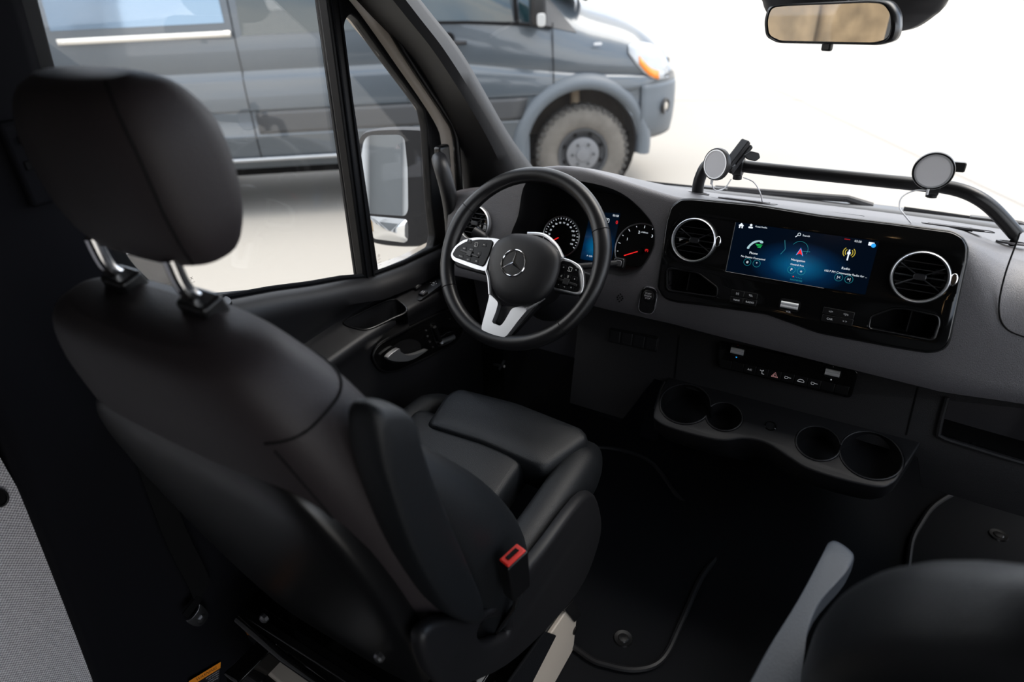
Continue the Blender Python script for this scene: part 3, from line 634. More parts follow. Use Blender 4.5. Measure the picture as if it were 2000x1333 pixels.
f = so2(1553, 541); icon('page_dots', [prism(f.sub(.0028*k, -.0003*k), circ(.0006, n=8), 0, .0003) for k in (-2, 0, 1, 2, 3, 4)], GLOWC); icon('page_marker', [prism(f.sub(-.003, 0), circ(.0012, n=10), .0003, .0006)], GLOWR)
# buttons under the screen
BF = PN.sub(0, 0, .0102)
def pbtn(cx, cy, w, h, s, z=.005, m=GLOWD, rot=0):
    u, v = BF.on(cx, cy); f = BF.sub(u, v)
    o = obj('panel_button', prism(f, rr(w, h, .0015), 0, .0016), SATIN, panel, bev=.0006)
    if s: obj('button_mark', geo_of(text_me(f, s, z, 0, 0, .0022)), m, o, smooth=False)
for x, y, s in ((740, 935, '[c]'), (858, 955, 'TEL'), (730, 995, 'NAVI'), (850, 1015, 'RADIO')): pbtn(*Z(2, x, y), .024, .0115, s)
for x, y, s in ((95, 870, '</>'), (218, 893, '<|/o'), (85, 930, 'CAR'), (208, 950, '< >')): pbtn(*Z(3, x, y), .026, .0125, s)
st('VOL', *Z(2, 1195, 1100), .0045, GLOWD, 'panel_text', panel)
TOG = mat('bright_toggle', (.85, .85, .86), .35, .35)
def toggle(f, par, L=.030, r=.0052, m=TOG):
    o = obj('toggle_switch', join(*[tube([f.p(-L/2, y_, r*.5), f.p(L/2, y_, r*.5)], r*.62, 12) for y_ in (-r*.55, r*.55)]), m, par)
    obj('toggle_socket', prism(f, rr(L*1.25, r*4.2, r*1.6), -.0005, .0006), MATTE, o, smooth=False)
u, v = BF.on(*Z(2, 1205, 1042)); toggle(BF.sub(u, v), panel)
# engine start button
u, v = PN.on(*Z(1, 1458, 935)); f = PN.sub(u, v)
sb = obj('start_button_plate', prism(f, rr(.034, .054, .015, .0, -.004), -.002, .003), GLOSS, dash, bev=.001)
q = rr(.035, .055, .015, .0, -.004); obj('chrome_ring', tube([f.p(a, b, .002) for a, b in q+q[:1]], .0012, 6, caps=False), CHROME, sb)
obj('start_button', lathe(f.sub(0, .006), [(.0125, .002), (.0125, .006), (.011, .0068), (.0001, .0062)], 32), SATIN, sb)
obj('button_text', join(*[geo_of(text_me(f, s, .0045, 0, .006+d, .0072)) for s, d in (('START', .005), ('ENGINE', 0), ('STOP', -.005))]), WRITE, sb, smooth=False)
u, v = PN.on(*Z(1, 1268, 930)); obj('sensor_grille', join(*[prism(PN.sub(u+a, v+b), circ(.0018, n=10), 0, .0008) for a, b in ((0, 0), (.004, .004), (-.004, .004), (.004, -.004), (-.004, -.004), (0, .008), (0, -.008), (.006, 0), (-.006, 0))]), MATTE, dash)
# airbag cover seam on the passenger side
sm_ = [PN.on(*p) for p in [(1992, 455), (1985, 475), (1965, 530), (1953, 580), (1952, 615), (1962, 638), (1985, 653), (2040, 668), (2200, 700)]]
obj('airbag_seam', tube(spline([PN.p(u, v, .0002) for u, v in sm_], 5), .0013, 6), MATTE, dash)
# top vents, defroster flap line, tube sockets
def topz(x, y):
    r_ = lerpt(x, RID); t0 = PN.p(x-.006, r_, -.012); ye, ze = yb(x)-.02, zb(x); t = (y-t0.y)/(ye-t0.y); return t0.z+(ze-t0.z)*t+.006
def topf(px, py, z0=1.56):
    z = z0
    for _ in range(8): q = at(px, py, 'z', z); z = topz(q.x, q.y)
    n = V((0, -(topz(q.x, q.y+.01)-topz(q.x, q.y-.01))/.02, 1)); return Fr((q.x, q.y, z-.001), (1, 0, 0), V((1, 0, 0)).cross(n)*-1)
for (px, py) in ((1453, 392), (1860, 442)):
    f = topf(px, py)
    o = obj('speaker_grille', plate_me(f, [rr(.10, .055, .012), rr(.072, .030, .007, -.004, 0)], -.001, .0038, .0008), DASH, dash)
    obj('grille_slats', join(*[box(f, -.038, .030, -.0145+.006*k, -.0110+.006*k, -.001, .0040) for k in range(5)]), DASH, o, smooth=False)
    obj('grille_recess', prism(f, rr(.073, .031, .007, -.004, 0), -.003, .0026), MATTE, o, smooth=False)
    q = rr(.13, .07, .02); obj('grille_seam', tube([f.p(a, b, .0004) for a, b in q+q[:1]], .0008, 6, caps=False), MATTE, o)
f = topf(1633, 415); obj('top_flap_seam', tube([f.p(a, b, .0003) for a, b in [(-.05, -.006), (-.045, .002), (.045, .002), (.05, -.006)]], .0008, 6), MATTE, dash)
# lower dashboard with shelf opening
sh = [LP.on(*p) for p in [(1847, 782), (1832, 838), (1836, 852), (1900, 872), (2010, 905), (2300, 980), (2300, 850), (2010, 800)]]
lowo = [(-.44, .035), (.95, .05), (.95, -.185), (.30, -.175), (.28, -.12), (-.24, -.10), (-.30, -.22), (-.44, -.22)]
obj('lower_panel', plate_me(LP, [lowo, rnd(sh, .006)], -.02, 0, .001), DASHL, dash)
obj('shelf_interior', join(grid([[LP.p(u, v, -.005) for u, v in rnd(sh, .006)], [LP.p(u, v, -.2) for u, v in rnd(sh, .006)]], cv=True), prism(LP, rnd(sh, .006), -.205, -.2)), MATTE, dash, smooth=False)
e = [LP.on(*p) for p in [(1850, 775), (1834, 838), (1840, 854), (1900, 874), (2010, 907), (2300, 985)]]
obj('shelf_lip', tube(spline([LP.p(u, v, .003) for u, v in e], 5), .0045, 8), DASHL, dash)
for a, b in (((1327, 655), (1318, 748)), ((1793, 757), (1770, 850))):
    p, q = LP.on(*a), LP.on(*b); obj('panel_seam', tube([LP.p(*p, .0006), LP.p(*q, .0006)], .0013, 6), MATTE, dash)
bl = [LP.on(*p) for p in [(1192, 640), (1288, 658), (1284, 688), (1190, 668)]]
o = obj('blank_switch_bank', prism(LP, rnd(bl, .004), 0, .003), SATIN, dash, bev=.001)
for k in range(4):
    t = (k+.5)/4; p = V((*bl[0], 0)).lerp(V((*bl[1], 0)), t).lerp(V((*bl[3], 0)).lerp(V((*bl[2], 0)), t), .5)
    obj('blank_switch', box(LP.sub(p.x, p.y), -.0125, .0125, -.014, .014, .003, .006), PLAS, o, bev=.002)
# climate strip
cw = .012
co_ = rnd([LP.on(*Z(5, *p), cw) for p in [(385, 130), (830, 215), (1108, 275), (1125, 295), (1090, 420), (1070, 428), (385, 265)]], .005)
clim = obj('climate_strip', prism(LP, co_, -.004, cw), GLOSS, dash, bev=.002)
u0, u1 = LP.on(*Z(5, 395, 240), cw), LP.on(*Z(5, 1075, 390), cw)
names = ['', '', 'A/C', 'air', 'tri', 'd1', 'car', 'd2', '', '']
for k in range(10):
    t = (k+.5)/10; u, v = u0[0]+(u1[0]-u0[0])*t, u0[1]+(u1[1]-u0[1])*t
    f = LP.sub(u, v, cw); o = obj('climate_button', box(f, -.0118, .0118, -.009, .009, -.002, .0022), SATIN, clim, bev=.0012)
    s = names[k]
    if s == 'tri': obj('hazard_symbol', join(tube([f.p(a, b, .0026) for a, b in [(-.006, -.004), (.006, -.004), (0, .006), (-.006, -.004)]], .0005, 5), tube([f.p(a, b, .0026) for a, b in [(-.003, -.0022), (.003, -.0022), (0, .003), (-.003, -.0022)]], .0004, 5)), mat('lit_dim_red', (0, 0, 0), .5, emit=(.7, .35, .35), estr=.3), o)
    elif s == 'A/C': obj('button_mark', geo_of(text_me(f, s, .0055, 0, 0, .0026)), GLOWD, o, smooth=False)
    elif s == 'air': obj('button_mark', join(tube([f.p(a, b, .0026) for a, b in [(-.005, .004), (-.001, .003), (0, -.003), (.004, -.003)]], .0006, 5), prism(f, circ(.0013, .001, .004, 10), .0022, .0028)), GLOWD, o)
    elif s == 'car': obj('button_mark', tube([f.p(a, b, .0026) for a, b in [(-.006, -.002), (-.005, .001), (-.002, .003), (.003, .003), (.006, 0), (.006, -.002), (-.006, -.002)]], .0005, 5), GLOWD, o)
    elif s: obj('button_mark', join(tube([f.p(a, b, .0026) for a, b in [(-.006, .001), (-.005, -.002), (-.001, -.002), (0, .001), (.006, .001)]], .0005, 5), tube([f.p(-.006, .0025, .0026), f.p(0, .0025, .0026)], .0004, 5)), GLOWD, o)
for x, y in ((488, 178), (990, 292)):
    u, v = LP.on(*Z(5, x, y), cw); toggle(LP.sub(u, v, cw), clim, .026, .0055)
for x, y, m, dy in ((490, 152, GLOWR, 1), (482, 212, GLOWB, -1)):
    u, v = LP.on(*Z(5, x, y), cw); f = LP.sub(u, v, cw); obj('temperature_arrow', prism(f, [(-.0018, -.001*dy), (.0018, -.001*dy), (0, .0015*dy)], 0, .0005), m, clim, smooth=False)
for x, y in ((993, 265), (982, 330)):
    u, v = LP.on(*Z(5, x, y), cw); obj('fan_symbol', prism(LP.sub(u, v, cw), circ(.0014, n=10), 0, .0005), GLOWD, clim, smooth=False)
# cup holder console
CH = Fr((0, 1.172, 1.19), (1, 0, 0), (0, cos(R(20)), sin(R(20))))
co2 = sp2([CH.on(*Z(5, *p)) for p in [(120, 320), (85, 380), (45, 500), (60, 545), (150, 590), (380, 648), (520, 640), (640, 665), (760, 740), (860, 800), (1050, 860), (1230, 897), (1300, 880), (1350, 830), (1465, 650)]], 5, closed=False)
co2 = co2+[(co2[-1][0]-.002, .03), (co2[0][0]+.0, .03)]
def hole(x0, x1, y): a, b = CH.on(x0, y), CH.on(x1, y); return ((a[0]+b[0])/2, (a[1]+b[1])/2), math.hypot(a[0]-b[0], a[1]-b[1])/2
holes = [hole(1289, 1388, 789), hole(1383, 1454, 815), hole(1555, 1641, 866), hole(1641, 1762, 889)]
def cc(a, b):  # union outline of two overlapping circles
    (c1, r1), (c2, r2) = a, b; d = V((c2[0]-c1[0], c2[1]-c1[1], 0)); L_ = d.length; th = math.atan2(d.y, d.x)
    if L_ >= r1+r2: L_ = r1+r2-.004
    x = (L_*L_+r1*r1-r2*r2)/(2*L_); h = math.sqrt(max(r1*r1-x*x, 1e-8)); a1 = math.atan2(h, x); a2 = math.atan2(h, L_-x); out = []
    for i in range(33): t = th+a1+(2*pi-2*a1)*i/32; out.append((c1[0]+r1*cos(t), c1[1]+r1*sin(t)))
    c2 = (c1[0]+cos(th)*L_, c1[1]+sin(th)*L_)
    for i in range(33): t = th-pi+a2+(2*pi-2*a2)*i/32; out.append((c2[0]+r2*cos(t), c2[1]+r2*sin(t)))
    return out
ho1, ho2 = cc(*holes[:2]), cc(*holes[2:])
cup = lab(obj('cup_holder_console', plate_me(CH, [co2, ho1, ho2], -.045, 0, .004), PLAS, dash), 'black plastic tray with four round cup holders')
k = len(co2)
cx_, cy_ = .03, .0
rws = [[CH.p(cx_+(u-cx_)*s, min(.03, cy_+(v-cy_)*s), w) for u, v in co2] for w, s in ((-.043, .99), (-.06, .96), (-.09, .80), (-.13, .55))]
obj('console_underside', grid(rws, cv=True, caps=True), PLAS, cup)
for h_ in (ho1, ho2):
    obj('cup_well', join(grid([[CH.p(u, v, -.003) for u, v in h_], [CH.p(u*.98+.02*h_[0][0], v, -.055) for u, v in h_]], cv=True), prism(CH, h_, -.06, -.055)), SATIN, cup)
    obj('well_rim', tube([CH.p(u, v, .0) for u, v in h_+h_[:1]], .0018, 6, caps=False), PLAS, cup)
f = CH.sub(*CH.on(*Z(5, 662, 575))); obj('power_socket', lathe(f, [(.0115, -.002), (.0115, .001), (.0095, .002), (.0085, -.003), (.0001, -.003)], 28, caps=False), GLOSS, cup)

# ================================================================== STEERING WHEEL
wl = thing('steering_wheel', 'black leather steering wheel with silver spokes and round star emblem', 'steering wheel', WH.o)
RW = .176
pts = []; rad = []; N_ = 96
rows = []
for i in range(N_):
    a = 2*pi*i/N_; n = 16
    thick = .0165+.0022*math.exp(-((math.cos(a*1)-0)**2+0)*2)*abs(sin(a)*0+1)
    ea = abs((math.degrees(a)+180) % 360-180)
    thick = .0160
    for ctr_a in (18, 162): thick += .0022*math.exp(-((math.degrees(a)-ctr_a)/16)**2)
    c = WH.p(RW*cos(a), RW*sin(a)); er = WH.ex*cos(a)+WH.ey*sin(a)
    rows.append([c+er*thick*cos(2*pi*j/n)+WH.ez*thick*.95*sin(2*pi*j/n) for j in range(n)])
obj('rim', grid(rows, cu=True, cv=True), WHLE, wl, ang=80)
for a in (27, 151, 211, 318):
    a_ = R(a); c = WH.p(RW*cos(a_), RW*sin(a_)); er = WH.ex*cos(a_)+WH.ey*sin(a_)
    th = .0164 if a in (211, 318) else .0178
    obj('rim_seam', tube([c+er*th*cos(2*pi*j/20)+WH.ez*th*.96*sin(2*pi*j/20) for j in range(21)], .0007, 6, caps=False), MATTE, wl)
# hub cover
hubc = (.022, -.024)
HW = .028
hub = [WH.on(*Z(1, *p), HW) for p in [(560, 495), (680, 505), (780, 545), (845, 610), (862, 680), (845, 780), (800, 880), (720, 950), (610, 980), (500, 960), (430, 900), (395, 800), (385, 700), (400, 620), (440, 550), (500, 510)]]
hu = sp2(hub, 5); c0 = (sum(p[0] for p in hu)/len(hu), sum(p[1] for p in hu)/len(hu))
rws = [[WH.p(c0[0]+(u-c0[0])*s, c0[1]+(v-c0[1])*s, w) for u, v in hu] for s, w in ((.96, -.03), (.98, HW-.012), (1.0, HW-.006), (.97, HW-.0), (.88, HW+.006), (.7, HW+.011), (.45, HW+.014), (.15, HW+.015))]
hb = obj('hub_cover', grid(rws, cv=True, caps=True), PLAS, wl, ang=50)
EF = WH.sub(*WH.on(*Z(1, 558, 698), HW+.014), HW+.0135)
re = .0275
em = lab(obj('emblem', lathe(EF, [(re*.9, 0), (re*.9, .002), (re*.96, .0032), (re*1.02, .002), (re*1.02, 0)], 48, close=True), CHROME, wl), 'chrome ring with three-pointed star')
obj('emblem_star', star(EF, re*.93, .0048, .0012), CHROME, em, smooth=False)
obj('emblem_disc', prism(EF, circ(re*.9), 0, .0008), SATIN, em, smooth=False)
# spokes: black body, silver frames, button pods
SW = .014
def wp(l, w=SW): return [WH.on(*Z(1, *p), w) for p in l]
lf = wp([(135, 640), (160, 590), (215, 545), (300, 525), (420, 530), (505, 545), (440, 600), (390, 680), (375, 755), (300, 738), (200, 700), (150, 680)])
rf = wp([(858, 650), (940, 675), (1000, 710), (1022, 760), (1028, 840), (1015, 895), (985, 912), (900, 890), (800, 865), (830, 800), (850, 720)])
lp_ = wp([(150, 640), (180, 590), (240, 555), (330, 540), (415, 545), (424, 560), (400, 640), (365, 712), (350, 722), (250, 690), (165, 660)])
rp_ = wp([(880, 680), (940, 690), (990, 730), (1000, 800), (1005, 870), (990, 890), (960, 892), (830, 862), (822, 845), (850, 760)])
for fo, po, nm in ((lf, lp_, 'l'), (rf, rp_, 'r')):
    o = lab(obj('spoke', prism(WH, rnd(fo, .008), SW-.014, SW), SILV, wl, bev=.003), 'satin silver frame around a button pad')
    pd = obj('button_pad', prism(WH, rnd(po, .006), SW-.002, SW+.0025), PADM, wl, bev=.0015)
    arm = [(-.165, -.02), (-.05, .012), (-.05, -.05), (-.15, -.045)] if nm == 'l' else [(.04, .01), (.165, -.005), (.155, -.05), (.05, -.06)]
    obj('spoke_backing', prism(WH, rnd(arm, .01), -.012, .001), PLAS, wl, bev=.004)
    B = [(262, 552, '^'), (308, 575, 'O'), (362, 575, 'w'), (228, 600, 'RES'), (275, 607, 'SET+'), (325, 633, 'n'), (205, 653, 'CNCL'), (255, 675, 'SET-'), (308, 685, 'A')] if nm == 'l' else [(893, 725, 'o'), (935, 740, 'O'), (975, 745, '<'), (878, 783, '(('), (922, 788, '[]'), (965, 803, 'c'), (857, 845, '*'), (897, 857, '<'), (942, 860, 'n')]
    for x, y, s in B:
        (u, v), = wp([(x, y)], SW+.003); f = WH.sub(u, v, SW+.0025)
        bo = obj('pad_button', prism(f, rr(.011, .0085, .002), -.0006, .0007), PADM, pd, bev=.0004)
        if s == 'O': obj('button_mark', tube([f.p(a, b, .001) for a, b in rr(.0075, .0085, .002)]+[f.p(0, -.0043, .001)], .0003, 5), WRITE, bo)
        else: obj('button_mark', geo_of(text_me(f, s, .0052 if len(s) < 3 else .0036, 0, 0, .0011)), WRITE, bo, smooth=False)
    x, y = (265, 635) if nm == 'l' else (910, 823)
    (u, v), = wp([(x, y)], SW+.003); f = WH.sub(u, v, SW+.0025, -8)
    obj('pad_roller', join(box(f, -.006, .006, -.006, .006, 0, .004), box(f, -.024, .024, -.0025, .0025, 0, .0025)), SATIN, pd, bev=.001)
# lower silver fork
lo_ = wp([(385, 850), (400, 905), (455, 960), (440, 1020), (410, 1095), (470, 1120), (500, 1080), (545, 1000), (640, 975), (770, 905), (745, 940), (670, 985), (590, 1080), (510, 1185), (470, 1203), (400, 1190), (348, 1160), (342, 1125), (370, 1020), (395, 920)], .012)
lab(obj('lower_spoke', prism(WH, rnd(lo_, .006), -.004, .012), SILV, wl, bev=.003), 'V-shaped satin silver lower spoke')
lb = wp([(400, 900), (470, 985), (560, 985), (640, 1000), (760, 930), (560, 1150), (480, 1215), (340, 1170)], 0)
obj('spoke_backing', prism(WH, rnd(lb, .006), -.018, -.005), PLAS, wl, bev=.002)
# silver strips joining the hub
for l in ([(375, 745), (392, 800), (400, 905)], [(650, 500), (760, 512), (840, 580), (880, 660)], [(760, 925), (700, 970), (640, 1005)]):
    q = wp(l, .016); obj('hub_trim', tube(spline([WH.p(u, v, .014) for u, v in q], 5), .0042, 8), SILV, wl)

# steering column and stalks
colm = thing('steering_column', 'black steering column shroud with two stalks behind wheel', 'steering column', WH.p(0, -.03, -.1))
rws = [[WH.p(.01+a*cos(2*pi*j/24), -.03+b*sin(2*pi*j/24), w) for j in range(24)] for w, a, b in ((-.02, .045, .045), (-.035, .062, .058), (-.09, .066, .066), (-.16, .07, .075), (-.19, .065, .07))]
obj('shroud', grid(rws, cv=True, caps=True), PLAS, colm)
a, b = at(955, 470, 'y', 1.13), WH.p(-.05, .0, -.06)
tip = at(925, 452, 'y', 1.125)
obj('indicator_stalk', tube(spline([b, b.lerp(a, .5), a, a.lerp(tip, .4), tip], 4), [.006]*5+[.0065, .007, .0075]+[.0095, .0105, .011, .011, .011, .011, .0105, .0095, .008][:9] if 0 else [.006+.0055*min(1, max(0, (k-8)/4)) for k in range(17)], 14), PLAS, colm)
a = WH.p(.05, .0, -.06); tip = at(1210, 514, 'y', 1.16)
stk = obj('gear_stalk', tube([a, tip], .007, 12), PLAS, colm)
fk = Fr(tip, (1, 0, 0), (0, .3, 1)); obj('stalk_end', prism(fk, rr(.024, .022, .006), -.008, .006), SATIN, stk, bev=.003)
obj('park_button', prism(fk, rr(.014, .013, .004), .006, .008), DSTEEL, stk, bev=.001)

# ================================================================== DASH BAR WITH PHONE CHARGERS
tb = thing('mounting_bar', 'black tubular accessory bar standing across dashboard top', 'bar', (.05, 1.38, 1.53))
TY = 1.385
path = [at(1362, 380, 'y', TY), at(1366, 352, 'y', TY), at(1382, 322, 'y', TY+.005), at(1412, 318, 'y', TY+.01), at(1460, 326, 'y', TY+.01), at(1600, 341, 'y', TY+.01), at(1790, 360, 'y', TY+.01), at(1850, 366, 'y', TY+.01), at(1897, 380, 'y', TY), at(1938, 407, 'y', TY), at(1985, 458, 'y', TY)]
obj('tube', tube(spline(path, 6), .0125, 18), SATIN, tb)
for p, pp in ((path[0], path[1]), (path[-1], path[-2])):
    zt = topz(p.x, p.y)
    obj('foot', tube([V((p.x, p.y, zt-.004)), V((p.x, p.y, zt+.008)), p+(pp-p).normalized()*.005], [.006, .006, .009], 12), SATIN, tb)
    f = Fr((p.x, p.y, zt), (1, 0, 0), (0, 1, -.2)); obj('socket_ring', plate_me(f, [circ(.026, ry=.017), circ(.021, ry=.013)], -.001, .003, .001), DASH, tb)
    obj('socket_well', prism(f, circ(.0215, ry=.0135), -.001, .0012), MATTE, tb, smooth=False)
def charger(px, py, wpx, hpx, y, bodyp, knob, label, long_):
    c = at(px, py, 'y', y); t = thing('phone_charger', label, 'phone charger', c, 'round wireless phone chargers on the dashboard bar')
    n = (CX-c).normalized()
    if long_: n = (n+V((-.75, -.05, -.05))).normalized()
    else: n = (n+V((.02, -.35, -.12))).normalized()
    ex = V((0, 0, 1)).cross(n).normalized(); f = Fr(c, ex, n.cross(ex))
    r = .0283
    obj('pad', lathe(f, [(.0001, .0), (r*.93, .0), (r*.93, .0006), (.0001, .0006)], 48), PAD, t)
    obj('pad_ring', lathe(f, [(r*.92, 0), (r*.92, .0012), (r, .0012), (r, 0)], 56, close=True), SILV, t)
    obj('cup', lathe(f, [(r*1.09, .0005), (r*1.12, -.002), (r*1.12, -.008), (r*.9, -.012), (.0001, -.013)], 48), SATIN, t)
    return t, f, c
t1, f1, c1 = charger(1397, 321, 58, 62, 1.30, None, None, 'grey round phone charger on left end of bar, with ribbed clamp arm', True)
a0 = at(1425, 325, 'y', 1.34); a1 = at(1458, 282, 'y', 1.37)
ax = (a1-a0); af = Fr(a0.lerp(a1, .45), ax, V((0, -.3, 1)))
for s in (-1, 1): obj('clamp_arm', prism(af, rr(ax.length*1.25, .011, .004, 0, s*.0075), -.010, .010), PLAS, t1, bev=.003)
obj('ball_joint', lathe(Fr(a0, (1, 0, 0), (0, 0, 1)), [(.0001, .012), (.008, .009), (.012, 0), (.008, -.009), (.0001, -.012)], 20), SATIN, t1)
kb = at(1467, 303, 'y', 1.34)
obj('clamp_knob', prism(Fr(kb, (1, .3, -.3), (0, .2, 1)), rnd([(-.014, -.005), (-.004, -.010), (.012, -.009), (.018, 0), (.012, .008), (-.004, .007)], .003), -.007, .007), SATIN, t1, bev=.002)
q = at(1443, 326, 'y', TY+.005); obj('bar_clamp', join(lathe(Fr(q, (0, 0, 1), (0, 1, 0)), [(.016, -.010), (.0185, -.009), (.0185, .009), (.016, .010)], 24), tube([q+V((0, 0, .03)), q+V((0, 0, -.026))], .0095, 14)), SATIN, t1)
t2, f2_, c2 = charger(1823, 335, 84, 74, 1.30, None, None, 'larger looking grey round phone charger near right bend of bar', False)
q = at(1825, 362, 'y', TY+.005); obj('bar_clamp', join(lathe(Fr(q, (0, 0, 1), (0, 1, 0)), [(.016, -.010), (.0185, -.009), (.0185, .009), (.016, .010)], 24), tube([q+V((0, 0, .028)), q+V((0, 0, -.022))], .0095, 14), tube([q+V((0, 0, .02)), c2-f2_.ez*.01], .009, 12)), SATIN, t2)
kb = at(1872, 326, 'y', 1.37); obj('clamp_knob', join(tube([q+V((0, -.005, .024)), kb], .005, 10), prism(Fr(kb, (1, 0, 0), (0, .1, 1)), rr(.022, .017, .004), -.007, .007)), SATIN, t2, bev=.002)
def zt_on(px, py): f = topf(px, py); return f.o+f.ez*.002
def cable(l, name, lb):
    pts_ = []
    for px, py, y in l: pts_.append(zt_on(px, py) if y is None else at(px, py, 'y', y))
    return tag(obj(name, tube(spline(pts_, 8), .0013, 8), WHITEC), lb, 'cable', 'thin white charging cables')
cable([(1393, 350, 1.315), (1391, 362, 1.32), (1398, 372, 1.33), (1415, 368, 1.36), (1428, 350, 1.37)], 'charging_cable', 'short white cable looping below the left phone charger')
cable([(1452, 347, 1.37), (1472, 356, 1.35), (1484, 375, 1.33), (1489, 397, None)], 'charging_cable', 'thin white cable curving from left clamp down to the dashboard')
cable([(1810, 372, 1.30), (1785, 373, 1.30), (1762, 385, 1.29), (1757, 405, 1.28), (1768, 422, 1.27), (1779, 437, None)], 'charging_cable', 'thin white cable hanging from right phone charger to dashboard')
for t_, c_, f_ in ((t1, c1, f1), (t2, c2, f2_)):
    q = c_-f_.ey*.030; obj('cable_plug', tube([q, q-V((0, 0, .010))], .0022, 8), WHITEC, t_)

# ================================================================== REAR VIEW MIRROR
rm = thing('rearview_mirror', 'black framed rectangular rear view mirror hanging at top', 'mirror', at(1620, 45, 'y', 1.33))
rf_ = Fr(at(1622, 48, 'y', 1.33), (1, -.45, 0), (-.02, .03, 1))
mo = [rf_.on(*p) for p in [(1494, 40), (1502, 12), (1530, 8), (1700, 0), (1735, 2), (1750, 25), (1750, 60), (1742, 80), (1715, 88), (1520, 84), (1497, 72)]]
mo = rnd(mo, .01)
c0 = (sum(p[0] for p in mo)/len(mo), sum(p[1] for p in mo)/len(mo))
rws = [[rf_.p(c0[0]+(u-c0[0])*s, c0[1]+(v-c0[1])*s, w) for u, v in mo] for s, w in ((.93, .001), (.96, .004), (1, .002), (1.02, -.006), (1.0, -.02), (.85, -.032), (.5, -.036))]
obj('housing', grid(rws, cv=True, caps=True), SATIN, rm, ang=50)
gi = [(c0[0]+(u-c0[0])*.94, c0[1]+(v-c0[1])*.88) for u, v in mo]
obj('mirror_glass', prism(rf_, gi, .0015, .003), MIRR, rm, smooth=False)
q = rf_.on(1611, 93); obj('dimming_tab', box(rf_.sub(*q), -.009, .009, -.006, .012, -.012, -.002), SATIN, rm, bev=.003)
obj('mount_arm', tube([rf_.p(.01, .0, -.03), rf_.p(.01, .07, -.05), V((.02, 1.40, 2.03))], .012, 12), SATIN, rm)
sh_ = thing('sensor_housing', 'dark blue-black camera housing behind rear view mirror on windshield', 'sensor housing', (.08, 1.38, 1.98))
SHF = Fr((.06, 1.43, 1.98), (1, 0, 0), (0, -.742, 1))
so3 = sp2([SHF.on(*p) for p in [(1488, -90), (1492, -5), (1510, 12), (1600, 14), (1740, 44), (1765, 46), (1800, 38), (1835, 15), (1855, -8), (1880, -90)]], 5)
c0 = (sum(p[0] for p in so3)/len(so3), sum(p[1] for p in so3)/len(so3))
obj('cover', grid([[SHF.p(c0[0]+(u-c0[0])*s, c0[1]+(v-c0[1])*s, w) for u, v in so3] for s, w in ((1.0, -.01), (1.0, .01), (.96, .022), (.85, .03), (.5, .034))], cv=True, caps=True), SATIN, sh_, ang=60)

# ================================================================== WIPERS
for pts_, lb in (([(1262, 357), (1330, 364), (1395, 371), (1500, 381), (1655, 391)], 'long black wiper blade lying along the windshield base'), ([(1765, 408), (1850, 420), (1930, 432), (1990, 442)], 'black wiper blade at right end of windshield base')):
    t = thing('windshield_wiper', lb, 'wiper', at(*pts_[0], 'y', 1.92), 'windshield wipers')
    P = [at(*p, 'y', 1.915) for p in pts_]
    obj('blade', tube(spline(P, 5), .006, 8), RUB, t)
    m_ = P[len(P)//2]; e_ = P[-1]
    obj('arm', tube([m_+V((0, .01, .004)), e_+V((0, .012, .0)), e_+V((.06, .03, -.02))], [.007, .010, .012], 8), PLAS, t)
    obj('blade_clip', box(Fr(m_, (1, 0, 0), (0, 1, 0)), -.04, .04, -.01, .01, -.006, .009), SATIN, t, bev=.003)

# ================================================================== SEATS
def superell(a, b, e, n=40, ph=0):
    out = []
    for i in range(n):
        t = 2*pi*i/n; c, s = cos(t), sin(t); out.append((a*abs(c)**(2/e)*(1 if c >= 0 else -1), b*abs(s)**(2/e)*(1 if s >= 0 else -1)))
    return out
def seatback(f, secs, name, mt, par, n=44, ang=60):
    """secs: (height, centre u, half width, depth centre, half depth, exponent); f.ex = right, f.ey = up, f.ez = back"""
    S_ = spline_secs(secs, 5); rws = []
    for h_, cu, a, cw_, b, e in S_: rws.append([f.p(cu+x, h_, cw_+y) for x, y in superell(a, b, e, n)])
    return obj(name, grid(rws, cv=True, caps=True), mt, par, ang=ang)
def spline_secs(secs, n):
    out = []; k = len(secs)
    for i in range(k-1):
        a, b, c, d = secs[max(i-1, 0)], secs[i], secs[i+1], secs[min(i+2, k-1)]
        for j in range(n):
            t = j/n; out.append(tuple(.5*(2*q+(r_-p)*t+(2*p-5*q+4*r_-s)*t*t+(3*q-p-3*r_+s)*t**3) for p, q, r_, s in zip(a, b, c, d)))
    out.append(secs[-1]); return out
seat = thing('driver_seat', 'black leather driver seat with headrest on chrome posts', 'seat', (-.5, .7, FZ))
SX = -.50
t_ = R(16); t2_ = R(21)
BF_ = Fr((SX, .50, 1.03), (1, 0, 0), (0, -sin(t_), cos(t_)))     # ez points backward
back = [(-.03, 0, .19, .0, .06, 3), (.0, 0, .215, .0, .075, 3.2), (.10, 0, .238, -.01, .082, 3.6), (.25, 0, .247, -.01, .082, 3.8), (.40, 0, .247, -.005, .080, 3.6), (.52, 0, .236, .0, .076, 3.4), (.60, 0, .216, .004, .070, 3.2), (.65, 0, .192, .008, .062, 3), (.685, 0, .165, .01, .050, 2.8), (.703, 0, .125, .012, .030, 2.4)]
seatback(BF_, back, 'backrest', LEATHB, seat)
shell = [(-.01, 0, .165, .055, .03, 4), (.03, 0, .18, .06, .033, 4.5), (.12, 0, .205, .062, .032, 4.5), (.22, 0, .224, .062, .030, 4.5), (.35, 0, .232, .062, .028, 4), (.46, 0, .222, .060, .026, 4), (.53, 0, .196, .058, .024, 3.6), (.565, 0, .150, .056, .018, 3), (.575, 0, .09, .056, .010, 2.6)]
lab(seatback(BF_, shell, 'back_shell', SATIN, seat), 'hard black plastic shell on the back')
